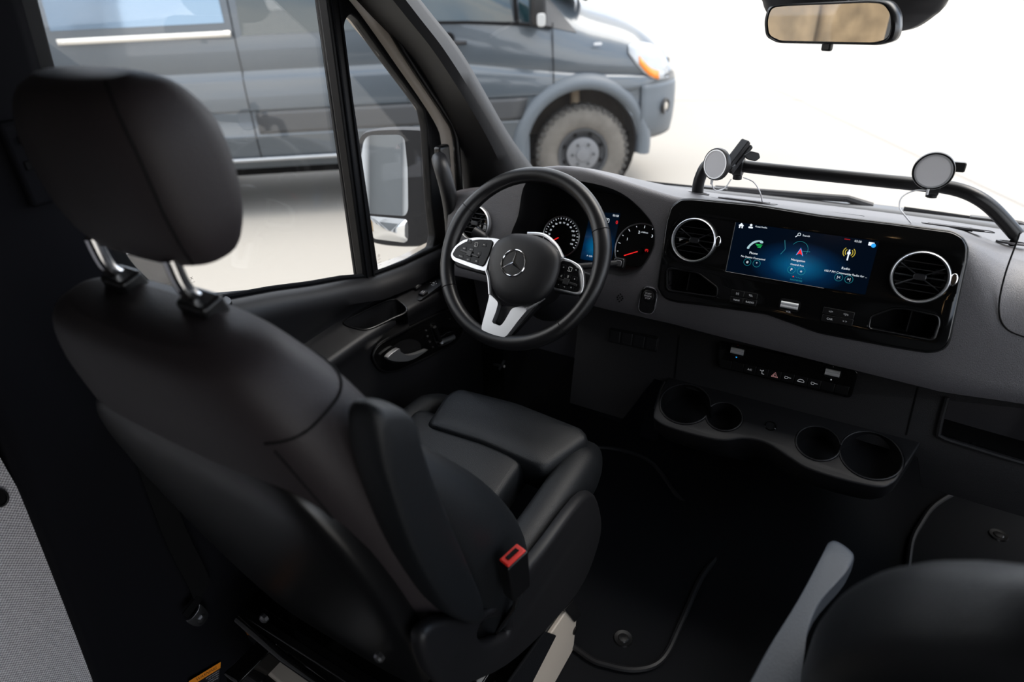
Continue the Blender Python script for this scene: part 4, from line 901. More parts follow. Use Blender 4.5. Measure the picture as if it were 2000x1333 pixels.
# piping seam across the shoulder and down the side
def on_sec(h, ang, add=0):
    S_ = spline_secs(back, 12); s = min(S_, key=lambda q: abs(q[0]-h)); c, sn = cos(ang), sin(ang); e = s[5]
    return BF_.p(s[1]+(s[2]+add)*abs(c)**(2/e)*(1 if c >= 0 else -1), h, s[3]+(s[4]+add)*abs(sn)**(2/e)*(1 if sn >= 0 else -1))
obj('seam', tube([on_sec(.62, a_, .0008) for a_ in [R(k_) for k_ in range(-80, 42, 4)]], .0012, 6), MATTE, seat)
obj('seam', tube([on_sec(h_/100, R(38), .0006) for h_ in range(5, 62, 2)], .0012, 6), MATTE, seat)
# side bolster of the backrest (front edge wing)
for s in (1, -1):
    rws = []
    for h_, u, w, ru, rw in spline_secs([(.0, .20, -.05, .03, .045), (.06, .225, -.075, .04, .06), (.16, .235, -.09, .04, .07), (.30, .225, -.08, .035, .06), (.42, .20, -.055, .03, .045), (.50, .18, -.03, .02, .03)], 5):
        rws.append([BF_.p(s*u+ru*cos(2*pi*j/20), h_, w+rw*sin(2*pi*j/20)) for j in range(20)])
    obj('side_bolster', grid(rws, cv=True, caps=True), LEATH, seat, ang=60)
# headrest
HR = Fr((SX-.005, .322, 1.838), (1, 0, 0), (0, -sin(R(8)), cos(R(8))))
hr = [(-.085, 0, .084, -.008, .022, 2.4), (-.079, 0, .099, -.009, .036, 2.8), (-.055, 0, .110, -.010, .048, 3), (-.02, 0, .114, -.012, .055, 3.2), (.03, 0, .113, -.014, .055, 3.2), (.058, 0, .105, -.012, .048, 3), (.076, 0, .092, -.010, .036, 2.8), (.086, 0, .070, -.008, .018, 2.4)]
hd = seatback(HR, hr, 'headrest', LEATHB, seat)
def on_h(h, ang, add=0):
    S_ = spline_secs(hr, 12); s = min(S_, key=lambda q: abs(q[0]-h)); c, sn = cos(ang), sin(ang); e = s[5]
    return HR.p(s[1]+(s[2]+add)*abs(c)**(2/e)*(1 if c >= 0 else -1), h, s[3]+(s[4]+add)*abs(sn)**(2/e)*(1 if sn >= 0 else -1))
obj('headrest_seam', tube([on_h(h_/1000, R(38), .0005) for h_ in range(-78, 86, 6)], .0012, 6), MATTE, hd)
for s in (-.5, .5):
    px = s*.135
    top = HR.p(px, -.07, .026); mid = HR.p(px, -.105, .026); bend = HR.p(px, -.128, .012); bot = BF_.p(px, .695, -.030)
    lab(obj('headrest_post', tube(spline([top, mid, bend, bot], 6), .0078, 16), CHROME, seat), 'bent chrome headrest post')
    g = Fr(BF_.p(px, .703, -.012), (1, 0, 0), (0, 1, 0)); g = Fr(BF_.p(px, .703, -.014), BF_.ex, -BF_.ez)
    obj('post_guide', prism(g, rr(.046, .028, .008), -.012, .012), SATIN, seat, bev=.004)
# cushion, thigh support, side bolsters
def pillow(f, out, w0, w1, puff=.012, rings=6):
    c = (sum(p[0] for p in out)/len(out), sum(p[1] for p in out)/len(out)); rws = []
    prof = [(.96, w0), (1.0, w0+.01), (1.0, w1-.022), (.985, w1-.010), (.955, w1-.003), (.90, w1), (.7, w1+puff*.6), (.4, w1+puff*.9), (.1, w1+puff)]
    for s, w in prof: rws.append([f.p(c[0]+(u-c[0])*s, c[1]+(v-c[1])*s, w) for u, v in out])
    return grid(rws, cv=True, caps=True)
CZ = Fr((0, 0, 1.10), (1, 0, 0), (0, 1, .07))
th = [CZ.on(*p) for p in [(828, 828), (868, 768), (893, 755), (1010, 785), (1145, 838), (1150, 852), (1062, 915), (940, 862)]]
obj('thigh_support', pillow(CZ.sub(0, 0, -.0), rnd(th, .02), -.07, .0, .006), LEATH, seat, ang=60)
cu_o = rnd([(-.685, .45), (-.365, .45), (-.385, .885), (-.685, .885)], .02)
obj('seat_cushion', pillow(CZ, cu_o, -.09, -.012, .006), LEATH, seat, ang=60)
for s in (1, -1):
    rws = []
    for y, u, z, ru, rz in spline_secs([(.48, .195, 1.06, .030, .05), (.56, .198, 1.07, .036, .06), (.75, .20, 1.08, .038, .062), (.90, .197, 1.085, .040, .062), (.95, .192, 1.08, .038, .055), (.99, .185, 1.065, .030, .045), (1.005, .18, 1.05, .014, .03)], 6):
        rws.append([V((SX+s*u+.005+rx, y, z+rz_)) for rx, rz_ in superell(ru, rz, 2.6, 24)])
    b_ = obj('cushion_bolster', grid(rws, cv=True, caps=True), LEATH, seat, ang=60)
# plastic side valance of the seat
VF = Fr((-.272, 0, 0), (0, 1, 0), (0, 0, 1))
va = [VF.on(*p) for p in [(1150, 965), (1175, 1000), (1172, 1060), (1130, 1160), (1010, 1290), (900, 1345), (850, 1330), (825, 1260), (860, 1215), (950, 1200), (1000, 1150), (1060, 1080)]]
va = [VF.on(*p, .036) for p in [(1150, 965), (1175, 1000), (1172, 1060), (1130, 1160), (1010, 1290), (900, 1345), (850, 1330), (825, 1260), (860, 1215), (950, 1200), (1000, 1150), (1060, 1080)]]
vo = sp2(va, 5)
vh = [VF.on(*p) for p in [(938, 1230), (960, 1212), (990, 1215), (998, 1235), (985, 1245), (955, 1258), (940, 1250)]]
vh = [VF.on(*p, .036) for p in [(938, 1230), (960, 1212), (990, 1215), (998, 1235), (985, 1245), (955, 1258), (940, 1250)]]
obj('side_cover', plate_me(VF, [vo, sp2(vh, 4)], .012, .036, .010), PLAS, seat)
obj('cover_recess', box(VF, min(p[0] for p in vh)-.04, max(p[0] for p in vh)+.04, min(p[1] for p in vh)-.03, max(p[1] for p in vh)+.03, .004, .011), MATTE, seat, smooth=False)
# recliner cover disc
rc = VF.on(930, 1170)
# folded up armrest
f_ = Fr(at(895, 1010, 'x', -.235), (0, 1, 0), (0, 0, 1))
ar = [VF.on(*p, .045) for p in [(735, 800), (765, 792), (800, 805), (812, 850), (850, 960), (905, 1090), (945, 1190), (935, 1222), (900, 1215), (860, 1180), (800, 1080), (752, 950), (732, 860)]]
lab(obj('armrest', pillow(VF.sub(0, 0, 0), sp2(ar, 5), .010, .050, .002), LEATH, seat, ang=60), 'armrest folded upright beside the backrest')
# belt buckle
bk = Fr(at(1004, 1110, 'x', -.205), (.25, 1, .1), (-.1, -.45, 1))
bb = lab(obj('belt_buckle', prism(bk, rnd([(-.019, -.05), (.017, -.05), (.021, .026), (-.019, .026)], .004), -.011, .011), SATIN, seat, bev=.003), 'black seat belt buckle on a stalk')
bk2 = Fr(bk.p(0, .026, 0), bk.ex, bk.ez)
lab(obj('release_button', box(bk2, -.016, .018, -.009, .009, -.002, .0025) if 0 else box(bk, -.0165, .0185, .024, .0285, -.009, .009), REDP, bb, bev=.002), 'bright red release button')
obj('latch_slot', box(bk, -.009, .011, .0286, .0300, -.0035, .0025), MATTE, bb, smooth=False)
obj('buckle_stalk', ribbon([bk.p(0, -.048, 0), bk.p(-.006, -.08, -.002), at(968, 1236, 'x', -.255)], .016, .004, (0, .8, .5)), SATIN, seat)
# lower frame under the seat
fr_ = obj('seat_rail', join(wbox(-.71, -.30, .38, .41, .90, .98), wbox(-.70, -.66, .3, .95, .88, .93), wbox(-.32, -.285, .34, .95, .88, .93)), GLOSS, seat, bev=.004)
for px, py in ((517, 1207), (742, 1283)):
    q = at(px, py, 'y', .355); obj('frame_bolt', lathe(Fr(q, (1, 0, 0), (0, 0, 1)), [(.008, -.002), (.008, .004), (.005, .007), (.0001, .0075)], 8), DSTEEL, seat)
obj('rear_crossbar', join(wbox(-.72, -.30, .37, .385, .92, 1.0), tube([(-.72, .365, .99), (-.6, .36, .97), (-.3, .365, .94)], .008, 10)), GLOSS, seat, bev=.002)

# pedestal
ped = thing('seat_pedestal', 'cream painted metal seat box with black rubber strip under driver seat', 'seat base', (-.5, .6, FZ))
ppts = [(-.70, .36), (-.27, .36), (-.255, .80), (-.70, .80)]
PX = -.252
PF = Fr((PX, 0, 0), (0, 1, 0), (0, 0, 1))
side = rnd([PF.on(*p) for p in [(1128, 1195), (1138, 1185), (1132, 1240), (1105, 1320), (1050, 1420), (960, 1420), (1010, 1333), (1070, 1215), (1085, 1195)]], .004)
obj('box_side', prism(Fr((PX, 0, 0), (0, 1, 0), (0, 0, 1)), rnd([(.34, FZ), (.80, FZ), (.82, .80), (.80, .845), (.70, .86), (.34, .875)], .01), -.02, 0), CREAM, ped, bev=.003)
obj('box_top', wbox(-.74, -.26, .36, .80, .84, .865), SATIN, ped, bev=.004)
obj('box_rear', wbox(-.74, -.258, .345, .365, FZ, .86), SATIN, ped, bev=.003)
q = PF.on(1122, 1232); obj('hole_plug', lathe(PF.sub(*q), [(.009, -.002), (.009, .003), (.006, .004), (.0001, .003)], 20), SATIN, ped)
rs = [PF.on(*p) for p in [(1060, 1232), (1082, 1240), (1000, 1400), (940, 1400)]]
obj('rubber_strip', prism(PF, rs, 0, .006), RUB, ped, bev=.002)
q = [PF.on(*p) for p in [(1118, 1170), (1134, 1200), (1120, 1215), (1100, 1190)]]
obj('frame_end', prism(PF, q, -.03, .004), SATIN, ped, bev=.002)
# cream corner piece behind the seat
cb = at(500, 1300, 'x', -.78)

A_ = [at(px, py, 'z', .86) for px, py in [(495, 1296), (530, 1282), (620, 1330), (700, 1400), (640, 1440), (560, 1350)]]
obj('corner_flange', prism(WF, [(p.x, p.y) for p in A_], .845, .872), CREAM, ped, bev=.004)
B_ = [at(px, py, 'z', .835) for px, py in [(488, 1322), (520, 1308), (620, 1400), (560, 1440)]]
obj('carpet_edge', prism(WF, [(p.x, p.y) for p in B_], .70, .844), FABR, ped, bev=.004)

# passenger seat: low backrest corner and armrest
ps = thing('passenger_seat', 'black leather passenger seat with grey armrest in lower right corner', 'seat', (.45, .6, FZ))
PB = Fr((.435, .60, 1.075), (1, 0, 0), (0, -sin(t2_), cos(t2_)))
pb = [(h_, c_, a_*1.02, w_, b_, e_) for h_, c_, a_, w_, b_, e_ in back]
seatback(PB, [(q[0]*.86, 0, q[2]*1.10, q[3], q[4], q[5]) for q in back], 'backrest', LEATH, ps)
obj('seam', tube([PB.p(-.115, .86*h_/100, .080 if h_ < 55 else .080-.0022*(h_-55)) for h_ in range(10, 66, 5)], .002, 6), MATTE, ps)
AZ = Fr((0, 0, 1.30), (1, 0, 0), (0, 1, 0))
aro = [AZ.on(*p) for p in [(1455, 1345), (1500, 1262), (1560, 1165), (1608, 1075), (1622, 1050), (1640, 1048), (1668, 1068), (1672, 1085), (1655, 1115), (1600, 1180), (1572, 1260), (1555, 1345), (1540, 1450), (1400, 1450)]]
lab(obj('armrest', pillow(AZ, sp2(aro, 4), -.035, -.002, .001), GREYF, ps, ang=60), 'pale blue-grey leather armrest, folded down')
obj('seat_cushion', pillow(Fr((0, 0, 1.02), (1, 0, 0), (0, 1, 0)), rr(.42, .42, .05, .46, .80), -.1, -.02), LEATH, ps, ang=60)
obj('seat_base', wbox(.26, .66, .5, .95, FZ, .93), SATIN, ps, bev=.01)

# ================================================================== SEAT BELT, STICKER
sbt = thing('seat_belt', 'black seat belt strap anchored to left pillar behind driver seat', 'seat belt', at(385, 1215, 'x', -.845))
ln = [at(px, py, 'x', -.835) for px, py in [(255, 800), (300, 930), (345, 1050), (380, 1120), (397, 1160)]]
obj('strap', ribbon(spline(ln, 4), .042, .0018, (0, .85, .35)), MATTE, sbt)
an = Fr(at(388, 1205, 'x', -.838), (0, 1, .35), (0, -.35, 1))
obj('stitching', prism(an.sub(.008, .036, .002), rr(.038, .018, .002), 0, .003), SATIN, sbt)
obj('anchor_plate', plate_me(an, [sp2([(-.017, .02), (-.008, .013), (.008, .013), (.018, .02), (.016, -.006), (.009, -.022), (-.009, -.024), (-.017, -.006)], 5)], -.003, .001, .001), DSTEEL, sbt)
obj('anchor_bolt', lathe(an.sub(0, -.008), [(.009, 0), (.009, .003), (.006, .006), (.0001, .007)], 6), DSTEEL, sbt)
st_f = Fr(at(402, 1333, 'x', -.856), (0, 1, .42), (0, -.42, 1))
stk_ = thing('warning_sticker', 'orange and black warning label on dark left trim near floor', 'sticker', st_f.o)
tl_ = st_f.on(374, 1333); tr_ = st_f.on(430, 1299); br_ = st_f.on(441, 1340)
wfr = Fr(st_f.p(*st_f.on(402, 1316), .001), st_f.p(*tr_)-st_f.p(*tl_), V((0, -.5, 1)))
wd = (st_f.p(*tr_)-st_f.p(*tl_)).length
obj('label_card', box(wfr, -wd*.6, wd*.5, -.06, .008, 0, .0008), mat('label_black', (.01, .01, .012), .5), stk_, smooth=False)
ORG = mat('label_orange', (.95, .30, .02), .5)
obj('header_band', box(wfr, -wd*.6, wd*.5, -.0065, .008, .0008, .0014), ORG, stk_, smooth=False)
obj('label_text', geo_of(text_me(wfr, 'WARNING', .0095, .0, .0005, .0016)), mat('label_ink', (.02, .01, .01), .6), stk_, smooth=False)
obj('label_print', join(*[geo_of(text_me(wfr, s, .0042, wd*.45, -.011-.0055*k_, .0012, align='RIGHT')) for k_, s in enumerate(['persons seated in', 'rear of vehicle', 'must wear a seat', 'belt at all times'])]), WRITE, stk_, smooth=False)

# ================================================================== FLOOR MATS, PEDALS
def fmat(l, lb, studs):
    F_ = Fr((0, 0, FZ), (1, 0, 0), (0, 1, 0)); q = [F_.on(*p) for p in l]; s_ = sp2(q, 5)
    t = thing('floor_mat', lb, 'floor mat', (q[0][0], q[0][1], FZ), 'rubber floor mats')
    obj('mat_sheet', prism(F_, s_, 0, .006), RUB, t, smooth=False)
    obj('raised_edge', tube([F_.p(u, v, .008) for u, v in s_+s_[:1]], .007, 8, caps=False), PLAS, t)
    for p in studs:
        f = F_.sub(*F_.on(*p)); obj('fixing_stud', lathe(f, [(.022, .006), (.020, .010), (.012, .009), (.010, .011), (.0001, .012)], 24), SATIN, t)
fmat([(1130, 1275), (1190, 1305), (1250, 1312), (1295, 1290), (1330, 1220), (1368, 1135), (1420, 1045), (1330, 980), (1260, 900), (1130, 880), (1000, 960), (1000, 1150)], 'black rubber floor mat with raised rim in driver footwell', [(1217, 1252)])
fmat([(1775, 1085), (1795, 1030), (1840, 980), (1960, 930), (2100, 940), (2200, 1100), (2100, 1250), (1900, 1250), (1780, 1200)], 'textured black rubber floor mat in passenger footwell at right', [(1948, 1050)])
pdl = thing('pedal_assembly', 'dark brake and accelerator pedals hanging below dashboard', 'pedals', (-.42, 1.5, FZ))
for x, w, h_ in ((-.46, .055, .045), (-.33, .035, .09)):
    f = Fr((x, 1.48, .82), (1, 0, 0), (0, .55, 1)); o = obj('pedal_pad', prism(f, rr(w*1.5, h_, .008), 0, .01), RUB, pdl, bev=.003)
    obj('pedal_arm', tube([f.p(0, 0, -.002), f.p(0, .12, -.03), f.p(0, .31, -.03)], .008, 8), DSTEEL, pdl)
hl = thing('hood_release', 'small metal levers under the dashboard left of steering column', 'lever', at(1010, 715, 'y', 1.25))
for a, b in (((985, 705), (975, 722)), ((965, 712), (985, 716))): obj('lever', tube([at(*a, 'y', 1.25), at(*b, 'y', 1.24)], .004, 8), DSTEEL, hl)
tun = obj('tunnel_cover', grid([[(x, y, FZ+.12*math.exp(-((x-.05)/.2)**4)*min(1, max(0, (y-1.15)/.35))) for x in [-.3+.7*i/16 for i in range(17)]] for y in [1.1+.8*j/10 for j in range(11)]]), RUB, None)
tag(tun, 'black raised floor cover between footwells under cup holders', 'floor cover')

# ================================================================== NEIGHBOUR VAN
hd_ = R(55); D_ = V((sin(hd_), cos(hd_), 0)); N_s = V((cos(hd_), -sin(hd_), 0))
P0 = at(1138, 390, 'z', GZ)                 # contact point of the front wheel, outer face
NV0 = P0-N_s*1.02                           # on the van's centre line
def nv(s, w, z): return NV0+D_*s+N_s*w+V((0, 0, z))
van = thing('van', 'dark grey-blue off-road van parked outside driver window', 'van', nv(-2, 0, 0))
PAINT = mat('grey_blue_paint', (.062, .076, .090), .30, coat=.7, crough=.04, metal=.2)
PLG = mat('grey_bumper_plastic', (.085, .10, .115), .5)
DGL = mat('tinted_glass', (.01, .025, .03), .03, spec=.8)
CLAD = mat('cladding', (.035, .037, .04), .5)
sid = [(.45, .90), (.53, .965), (.60, .985), (.735, .992), (.75, .998), (.765, .992), (.90, .988), (.955, .985), (.975, 1.0), (1.0, 1.0), (1.2, .992), (1.235, .985), (1.285, .955), (1.34, .962), (1.52, .955), (1.9, .915), (2.3, .84), (2.5, .76), (2.6, .60), (2.66, .3), (2.68, 0)]
def van_sec(s):
    kt = 1.0; top = 9
    if s > -.3: kt = 1.0
    # plan narrowing near the nose
    nar = 1.0
    if s > .25: nar = math.sqrt(max(.02, 1-((s-.25)/.80)**2.6))*.96+.04 if s < 1.02 else .25
    T = [(-9, 2.68), (-1.35, 2.68), (-1.05, 2.5), (-.6, 2.15), (-.2, 1.86), (.08, 1.69), (.25, 1.64), (.5, 1.56), (.72, 1.42), (.84, 1.28), (.92, 1.1), (.98, .95), (1.02, .8)]
    top = lerpt(s, T); out = []
    lowz = .45 if s < .45 else .45+.12*min(1, (s-.45)/.5)
    for k_, (z, w) in enumerate(sid):
        f_ = (z-.45)/(2.68-.45); shoulder = top-.18 if s > -.3 else top
        if s > -1.4:
            zz = lowz+(z-.45) if z < 1.0 else None
            # squash everything above z=1.0 into the available height
            if z >= 1.0: zz = 1.0+(z-1.0)/(2.68-1.0)*(top-1.0) if top > 1.05 else min(top, 1.0)
            zz = min(zz, top)
            if s > -.1 and z > 1.3:
                t = (z-1.3)/1.38; w = .962*(1-t**3.2)**.5 if t < 1 else 0
            elif s > -.6 and z > 1.3:
                t = (z-1.3)/1.38; b_ = (s+.6)/.5; w = w*(1-b_)+.962*((1-t**3.2)**.5 if t < 1 else 0)*b_
        else: zz = z
        out.append((w*nar, zz))
    return out
rows = []
ss = [-5.6, -5.55, -5.3, -4.6, -4.0, -3.4, -2.94, -2.4, -1.8, -1.4, -1.1, -.8, -.5, -.27, -.1, .05, .15, .25, .35, .45, .55, .65, .74, .82, .89, .95, 1.0]
for s in ss:
    q = van_sec(s); rows.append([nv(s, w, z) for w, z in q]+[nv(s, -w, z) for w, z in q[-2::-1]]+[])
arch = Fr(nv(0, 0, .47), D_, (0, 0, 1))
def archcut(s): return prism(arch.sub(s, 0), circ(.52, 0, 0, 40, .53), .62, 1.3)
body = obj('body', grid(rows, cv=True, caps=True), PAINT, van, ang=35, cut=[archcut(0), archcut(-4.325)])
def vside(z, s=-1): return lerpt(z, sid)
def vpane(pts2, off=.006, nu=14, nv_=8):
    """a quad patch given by four (s, z) corners, lying on the body side"""
    rws = []
    for j in range(nv_+1):
        t = j/nv_; r_ = []
        for i in range(nu+1):
            u = i/nu; a = V((*pts2[0], 0)).lerp(V((*pts2[1], 0)), u); b = V((*pts2[3], 0)).lerp(V((*pts2[2], 0)), u); p = a.lerp(b, t)
            q_ = [(z_, w_) for w_, z_ in van_sec(p.x)]; r_.append(nv(p.x, lerpt(min(p.y, q_[-2][0]), q_)+off, min(p.y, q_[-2][0])))
        rws.append(r_)
    return grid(rws)
BLK = MATTE
obj('sliding_door_window', vpane([(-2.88, 1.56), (-1.62, 1.56), (-1.66, 2.25), (-2.86, 2.25)]), DGL, van)
lab(obj('rear_side_window', vpane([(-4.40, 1.66), (-3.0, 1.66), (-3.02, 2.3), (-4.38, 2.3)], .005), mat('silvered_glass', (.16, .24, .33), .05, spec=.8, metal=.5), van), 'pale reflective rear side window')
lab(obj('door_rail', vpane([(-4.36, 1.555), (-2.96, 1.555), (-2.96, 1.60), (-4.36, 1.60)], .022, 14, 2), mat('rail_bright', (.75, .72, .66), .3, metal=.6), van, solid=.02), 'bright sliding door rail')
obj('front_door_window', vpane([(-1.45, 1.60), (-.60, 1.56), (-.66, 1.98), (-1.35, 2.12)]), DGL, van)
obj('front_quarter_window', vpane([(-.55, 1.56), (-.30, 1.53), (-.40, 1.68), (-.55, 1.86)]), DGL, van)
obj('door_seam', join(*[tube([nv(s, vside(z)+.001, z) for z in [.55+.05*k_ for k_ in range(30)]], .005, 5) for s in (-2.94, -1.56)]+[tube([nv(-.27+.0*k_, vside(z)+.001, z) for k_, z in enumerate([.98, 1.1, 1.2, 1.3, 1.4, 1.48, 1.54])], .005, 5)]), BLK, van)
obj('window_trim', join(tube([nv(s, vside(1.57)+.006, z) for s, z in ((-1.5, 2.0), (-1.49, 1.7), (-1.44, 1.59), (-1.0, 1.575), (-.57, 1.545), (-.28, 1.50))], .012, 6), tube([nv(-.575, vside(1.57)+.006, 1.55), nv(-.60, vside(1.9)+.006, 2.0)], .02, 6)), BLK, van)
obj('mirror_triangle', vpane([(-.36, 1.52), (-.05, 1.45), (-.28, 1.72), (-.36, 1.8)], .008, 4, 4), CLAD, van)
vm_ = obj('wing_mirror', prism(Fr(nv(-.40, 1.14, 1.68), N_s, (0, 0, 1)), rr(.22, .30, .05), -.05, .08), SATIN, van, bev=.03)
lab(obj('mirror_indicator', prism(Fr(nv(-.40, 1.24, 1.58), D_, (0, 0, 1)), rr(.07, .10, .03), .0, .03), mat('clear_lens', (.42, .42, .41), .1), vm_, bev=.008), 'clear indicator lens')
obj('mirror_stalk', tube([nv(-.35, .95, 1.6), nv(-.38, 1.1, 1.6)], .03, 8), SATIN, vm_)
# door handle
dh = obj('door_handle', tube(spline([nv(-1.24, 1.0, 1.44), nv(-1.2, 1.03, 1.44), nv(-1.08, 1.03, 1.425), nv(-1.02, .99, 1.42)], 4), .016, 8), PLAS, van)
obj('handle_recess', lathe(Fr(nv(-1.16, .985, 1.46), D_, (0, 0, 1)), [(.05, .0), (.045, .004), (.0001, .002)], 20), BLK, dh)
# sill strip and lower cladding
obj('sill_trim', join(vpane([(-3.6, .53), (-.56, .53), (-.56, .56), (-3.6, .56)], .02, 20, 2)), mat('bright_sill', (.5, .52, .54), .3, metal=.6), van, solid=.01)
obj('side_cladding', vpane([(-2.9, .77), (-.56, .77), (-.5, .955), (-2.9, .955)], .012, 20, 6), CLAD, van, solid=.006)
# arch flare
def flare(s0):
    rws = []
    for i in range(33):
        a = R(-8+i*208/32) if s0 == 0 else R(-5+i*190/32)
        r0, r1 = .53, .66
        z = .47+r1*sin(a); rr0 = [(r0-.01, .94), (r0, 1.03), (r0+.03, 1.055), (r1-.05, 1.045), (r1, .985), (r1, .95)]
        rws.append([nv(s0+r_*cos(a), w-.02*max(0, cos(a))**2*4 if s0 == 0 else w, .47+r_*sin(a)) for r_, w in rr0])
    return grid(rws, cv=False)
obj('wheel_arch_flare', flare(0), PLG, van, ang=60); obj('wheel_arch_flare', flare(-4.325), PLG, van, ang=60)
obj('mud_flap', obj_g := box(Fr(nv(-.53, .98, .55), D_, (0, 0, 1)), -.05, .03, -.22, .22, -.06, .04), PLG, van, bev=.01)
INN = mat('dusty_inner_arch', (.045, .037, .028), .9, var=.5, vscale=6)
obj('inner_arch', join(lathe(Fr(nv(0, .64, .47), D_, (0, 0, 1)), [(.0001, 0), (.50, .0), (.515, .2), (.515, .26)], 40, caps=False), lathe(Fr(nv(-4.325, .64, .47), D_, (0, 0, 1)), [(.0001, 0), (.50, .0), (.515, .2)], 40, caps=False)), INN, van)
obj('suspension_strut', tube([nv(-.02, .72, .5), nv(-.04, .72, .98)], .045, 12), mat('dusty_tan_metal', (.28, .22, .15), .8), van)
obj('chassis', box(Fr(nv(0, 0, 0), D_, (0, 0, 1)), -5.2, .7, .34, .56, -.7, .7), MATTE, van)
# wheels
TYRE = mat('dusty_tyre', (.115, .105, .092), .95, var=.35, vscale=10); TREAD = mat('tyre_tread', (.05, .047, .043), .95)
RIMM = mat('dusty_rim', (.16, .165, .175), .5, metal=.4); RIMD = mat('dark_rim', (.035, .037, .04), .6)
def wheel(s0, sg):
    f = Fr(nv(s0, sg*.99, .425), D_ if sg > 0 else -D_, (0, 0, 1))
    o = lab(obj('wheel', lathe(f, [(.225, -.01), (.25, .012), (.30, .022), (.35, .018), (.395, -.004), (.418, -.03), (.425, -.06), (.425, -.19), (.40, -.24), (.30, -.26), (.22, -.24)], 56, close=True), TYRE, van), 'dusty chunky off-road tyre')
    tr_ = []
    for k_ in range(40):
        a = 2*pi*k_/40; g = Fr(f.o, f.ex*cos(a)+f.ey*sin(a), f.ey*cos(a)-f.ex*sin(a))
        tr_.append(box(g, .37, .436, -.022, .012, -.045, -.006+.004*(k_ % 2))); tr_.append(box(g, .41, .436, -.02, .02, -.18, -.07))
    obj('tread_blocks', join(*tr_), TREAD, o, smooth=False)
    obj('rim', lathe(f, [(.232, .0), (.235, .012), (.215, .010), (.20, -.03), (.15, -.05), (.148, -.02), (.10, -.005), (.06, .0), (.058, .02), (.0001, .024)], 48, caps=False), RIMD, o)
    obj('hub_disc', lathe(f, [(.155, -.012), (.15, .006), (.12, .012), (.07, .012), (.06, .03), (.0001, .034)], 36), RIMM, o)
    obj('wheel_nut', join(*[lathe(f.sub(.10*cos(2*pi*k_/6), .10*sin(2*pi*k_/6), .012), [(.014, 0), (.014, .012), (.0001, .016)], 6) for k_ in range(6)]), RIMD, o)
    obj('rim_hole', join(*[prism(f.sub(.185*cos(2*pi*(k_+.5)/8), .185*sin(2*pi*(k_+.5)/8), -.034), circ(.02, n=12), 0, .006) for k_ in range(8)]), MATTE, o)
for s0 in (0, -4.325):
    for sg in (1, -1): wheel(s0, sg)
# headlight wrapping the corner
def fcor(s, z, off=.012):
    q = van_sec(s); q2 = sorted(q, key=lambda p: p[1]); w = lerpt(z, [(p[1], p[0]) for p in q2]); return nv(s, w+off, z)
hlr = []
hs_ = [(.40, 1.27, 1.33), (.47, 1.18, 1.345), (.55, 1.10, 1.34), (.63, 1.05, 1.32), (.70, 1.03, 1.28), (.76, 1.03, 1.22), (.82, 1.03, 1.14)]
for s, z0, z1 in hs_: hlr.append([fcor(s, z0+(z1-z0)*k_/5) for k_ in range(6)])
lab(obj('headlight', grid(hlr), mat('headlight_lens', (.38, .40, .42), .12, coat=.5), van, solid=.01), 'clear headlight wrapping the front corner')
orr = []
for s, z0 in ((.50, 1.185), (.55, 1.13), (.60, 1.085), (.65, 1.06), (.70, 1.045)): orr.append([fcor(s, z0-.01, .02), fcor(s, z0+.055, .02)])
lab(obj('indicator_lens', grid(orr), mat('orange_lens', (.75, .20, .01), .3), van, solid=.008), 'orange turn indicator strip')
def bcut(s, z, off): return fcor(min(s, .99), z, off)
br = []
for s in [.53, .58, .66, .74, .82, .89, .94, .975]:
    br.append([bcut(s, z, o_) for z, o_ in ((.50, -.02), (.55, .005), (.62, .02), (.75, .025), (.88, .02), (.96, .012), (1.0, .004))])
obj('front_bumper', grid(br), PLG, van, ang=60, solid=.01)
q = fcor(.80, .79, .055); obj('fog_light', lathe(Fr(q, (D_-N_s*.9), (0, 0, 1)) if 0 else Fr(q, (D_-N_s*1.2).normalized(), (0, 0, 1)), [(.07, -.01), (.065, .01), (.04, .0), (.0001, -.002)], 24), SATIN, van)
obj('fog_lens', lathe(Fr(q, (D_-N_s*1.2).normalized(), (0, 0, 1)), [(.035, .0), (.03, .008), (.0001, .010)], 20), mat('fog_lens_glass', (.4, .37, .32), .1), van)
gr_ = []
for k_ in range(9):
    w = -.5+1.0*k_/8; gr_.append([nv(.95-.25*abs(w)**2, w, z) for z in (.95, 1.02, 1.1, 1.16)])
obj('front_grille', grid(gr_), SATIN, van, solid=.03)
obj('side_badge', prism(Fr(nv(.12, .978, 1.36), D_, (0, 0, 1)), rr(.07, .022, .008), 0, .006), mat('badge_light', (.6, .62, .64), .3, metal=.5), van)
obj('windshield', grid([[nv(-1.2+.0, w*.72, 2.56-.04*abs(w)) .lerp(nv(.02, w*.84, 1.72-.03*w*w), t) for t in (0, .25, .5, .75, 1)] for w in (-1, -.5, 0, .5, 1)]), DGL, van, solid=.01)
obj('wiper_cowl', tube([nv(.04, -.8, 1.70), nv(.1, 0, 1.72), nv(.04, .8, 1.70)], .02, 8), SATIN, van)

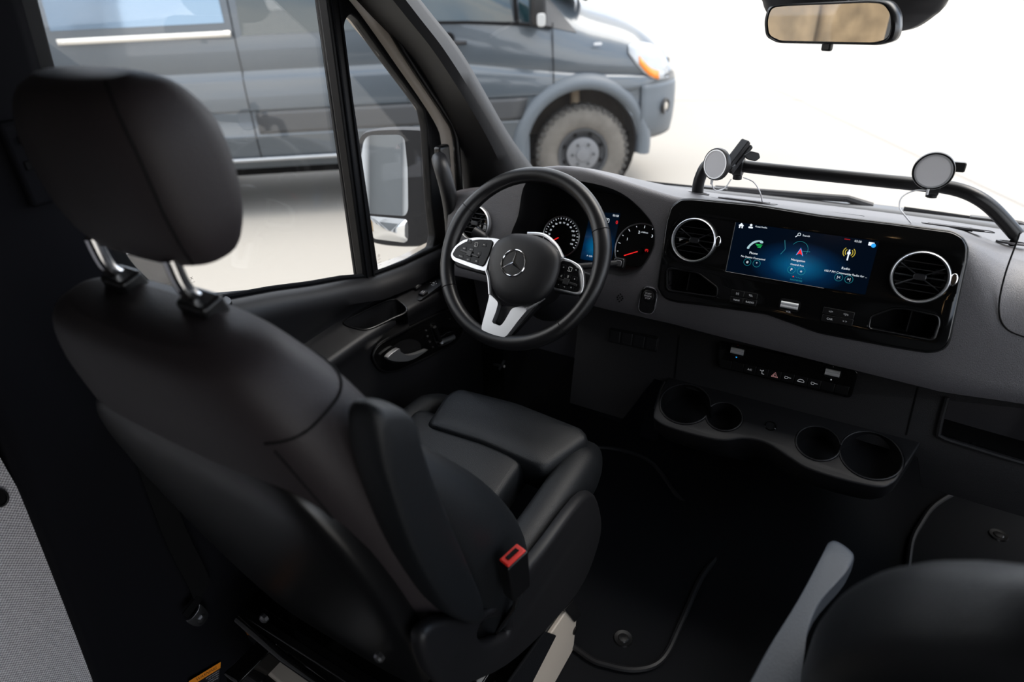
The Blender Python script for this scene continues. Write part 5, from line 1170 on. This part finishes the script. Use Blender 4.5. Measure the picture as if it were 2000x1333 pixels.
# a second pale vehicle beyond
v2 = thing('parked_car', 'white vehicle mostly hidden behind the grey van hood', 'car', nv(.3, -4, 0))
WP = mat('white_paint', (.5, .5, .51), .3, coat=.5)
rows = []
for s, zt, w in ((-3.2, 1.5, .6), (-3.0, 1.75, .85), (-1.8, 1.85, .9), (-.7, 1.75, .9), (-.1, 1.40, .9), (.9, 1.28, .88), (1.35, 1.05, .8), (1.5, .8, .6)):
    rows.append([nv(s+.2, -4+w*c, z) for c, z in ((.9, .35), (1, .55), (1, .9), (.92, zt*.8), (.75, zt), (0, zt+.03), (-.75, zt), (-.92, zt*.8), (-1, .9), (-1, .55), (-.9, .35))])
obj('body', grid(rows, cv=True, caps=True), WP, v2, ang=50)
for s in (1.0, -1.9): obj('wheel', lathe(Fr(nv(s+.2, -3.12, .36), D_, (0, 0, 1)), [(.36, -.2), (.36, 0), (.30, .02), (.0001, .02)], 32), TREAD, v2)
obj('side_window', box(Fr(nv(0, -3.22, 0), D_, (0, 0, 1)), -2.6, -.5, 1.25, 1.6, 0, .02), DGL, v2)

# ================================================================== BEHIND US (seen only in the mirrors)
bd = thing('building', 'pale industrial building seen reflected in the door mirror', 'building', (-9, -9, GZ))
BW = mat('white_wall', (.40, .41, .42), .8); BD = mat('grey_shutter', (.10, .108, .115), .6)
obj('wall', wbox(-14, -3.2, -12, -11.5, GZ, 7), BW, bd, smooth=False)
for k_ in range(7): obj('shutter', wbox(-13.2+1.5*k_, -12.4+1.5*k_, -11.48, -11.40, GZ, 4.2), BD, bd, smooth=False)
for k_ in range(4): obj('pillar', wbox(-11.3+2.6*k_, -10.9+2.6*k_, -11.5, -11.2, GZ, 6), BW, bd, smooth=False)
rk = thing('stone_wall', 'tan and orange stone wall reflected in the rear view mirror', 'wall', (-6.2, -3.4, GZ))
ROCK = mat('tan_rock', (.26, .18, .10), .9, var=.75, vscale=5, bump=1, bscale=3)
for k_ in range(5):
    for j in range(2): obj('stone_block', wbox(-6.6-.2*j, -5.8-.2*j, -6+1.1*k_, -4.95+1.1*k_, GZ+.97*j, GZ+.97*(j+1)-.03), ROCK, rk, bev=.12)

# ceiling lamps at the back (their warm points show in the gloss panel)
LAMP = mat('warm_lamp', (1, .7, .4), .5, emit=(1, .62, .30), estr=6)
for i, (x, y) in enumerate([(.45, -.6), (-.1, -1.3), (.5, -1.5), (-.3, -2.2)]):
    t = thing('ceiling_lamp', 'small round warm ceiling lamp '+['nearest the passenger seat', 'in the middle of the cargo ceiling', 'on the sliding door side, further back', 'nearest the rear wall'][i], 'lamp', (x, y, 2.40), 'puck lights in the rear ceiling')
    f = Fr((x, y, 2.42), (1, 0, 0), (0, -1, 0))
    obj('bezel', lathe(f, [(.030, 0), (.030, .008), (.036, .008), (.038, 0)], 28, close=True), SILV, t)
    obj('diffuser', lathe(f, [(.030, .0), (.030, .006), (.0001, .007)], 24), LAMP, t)
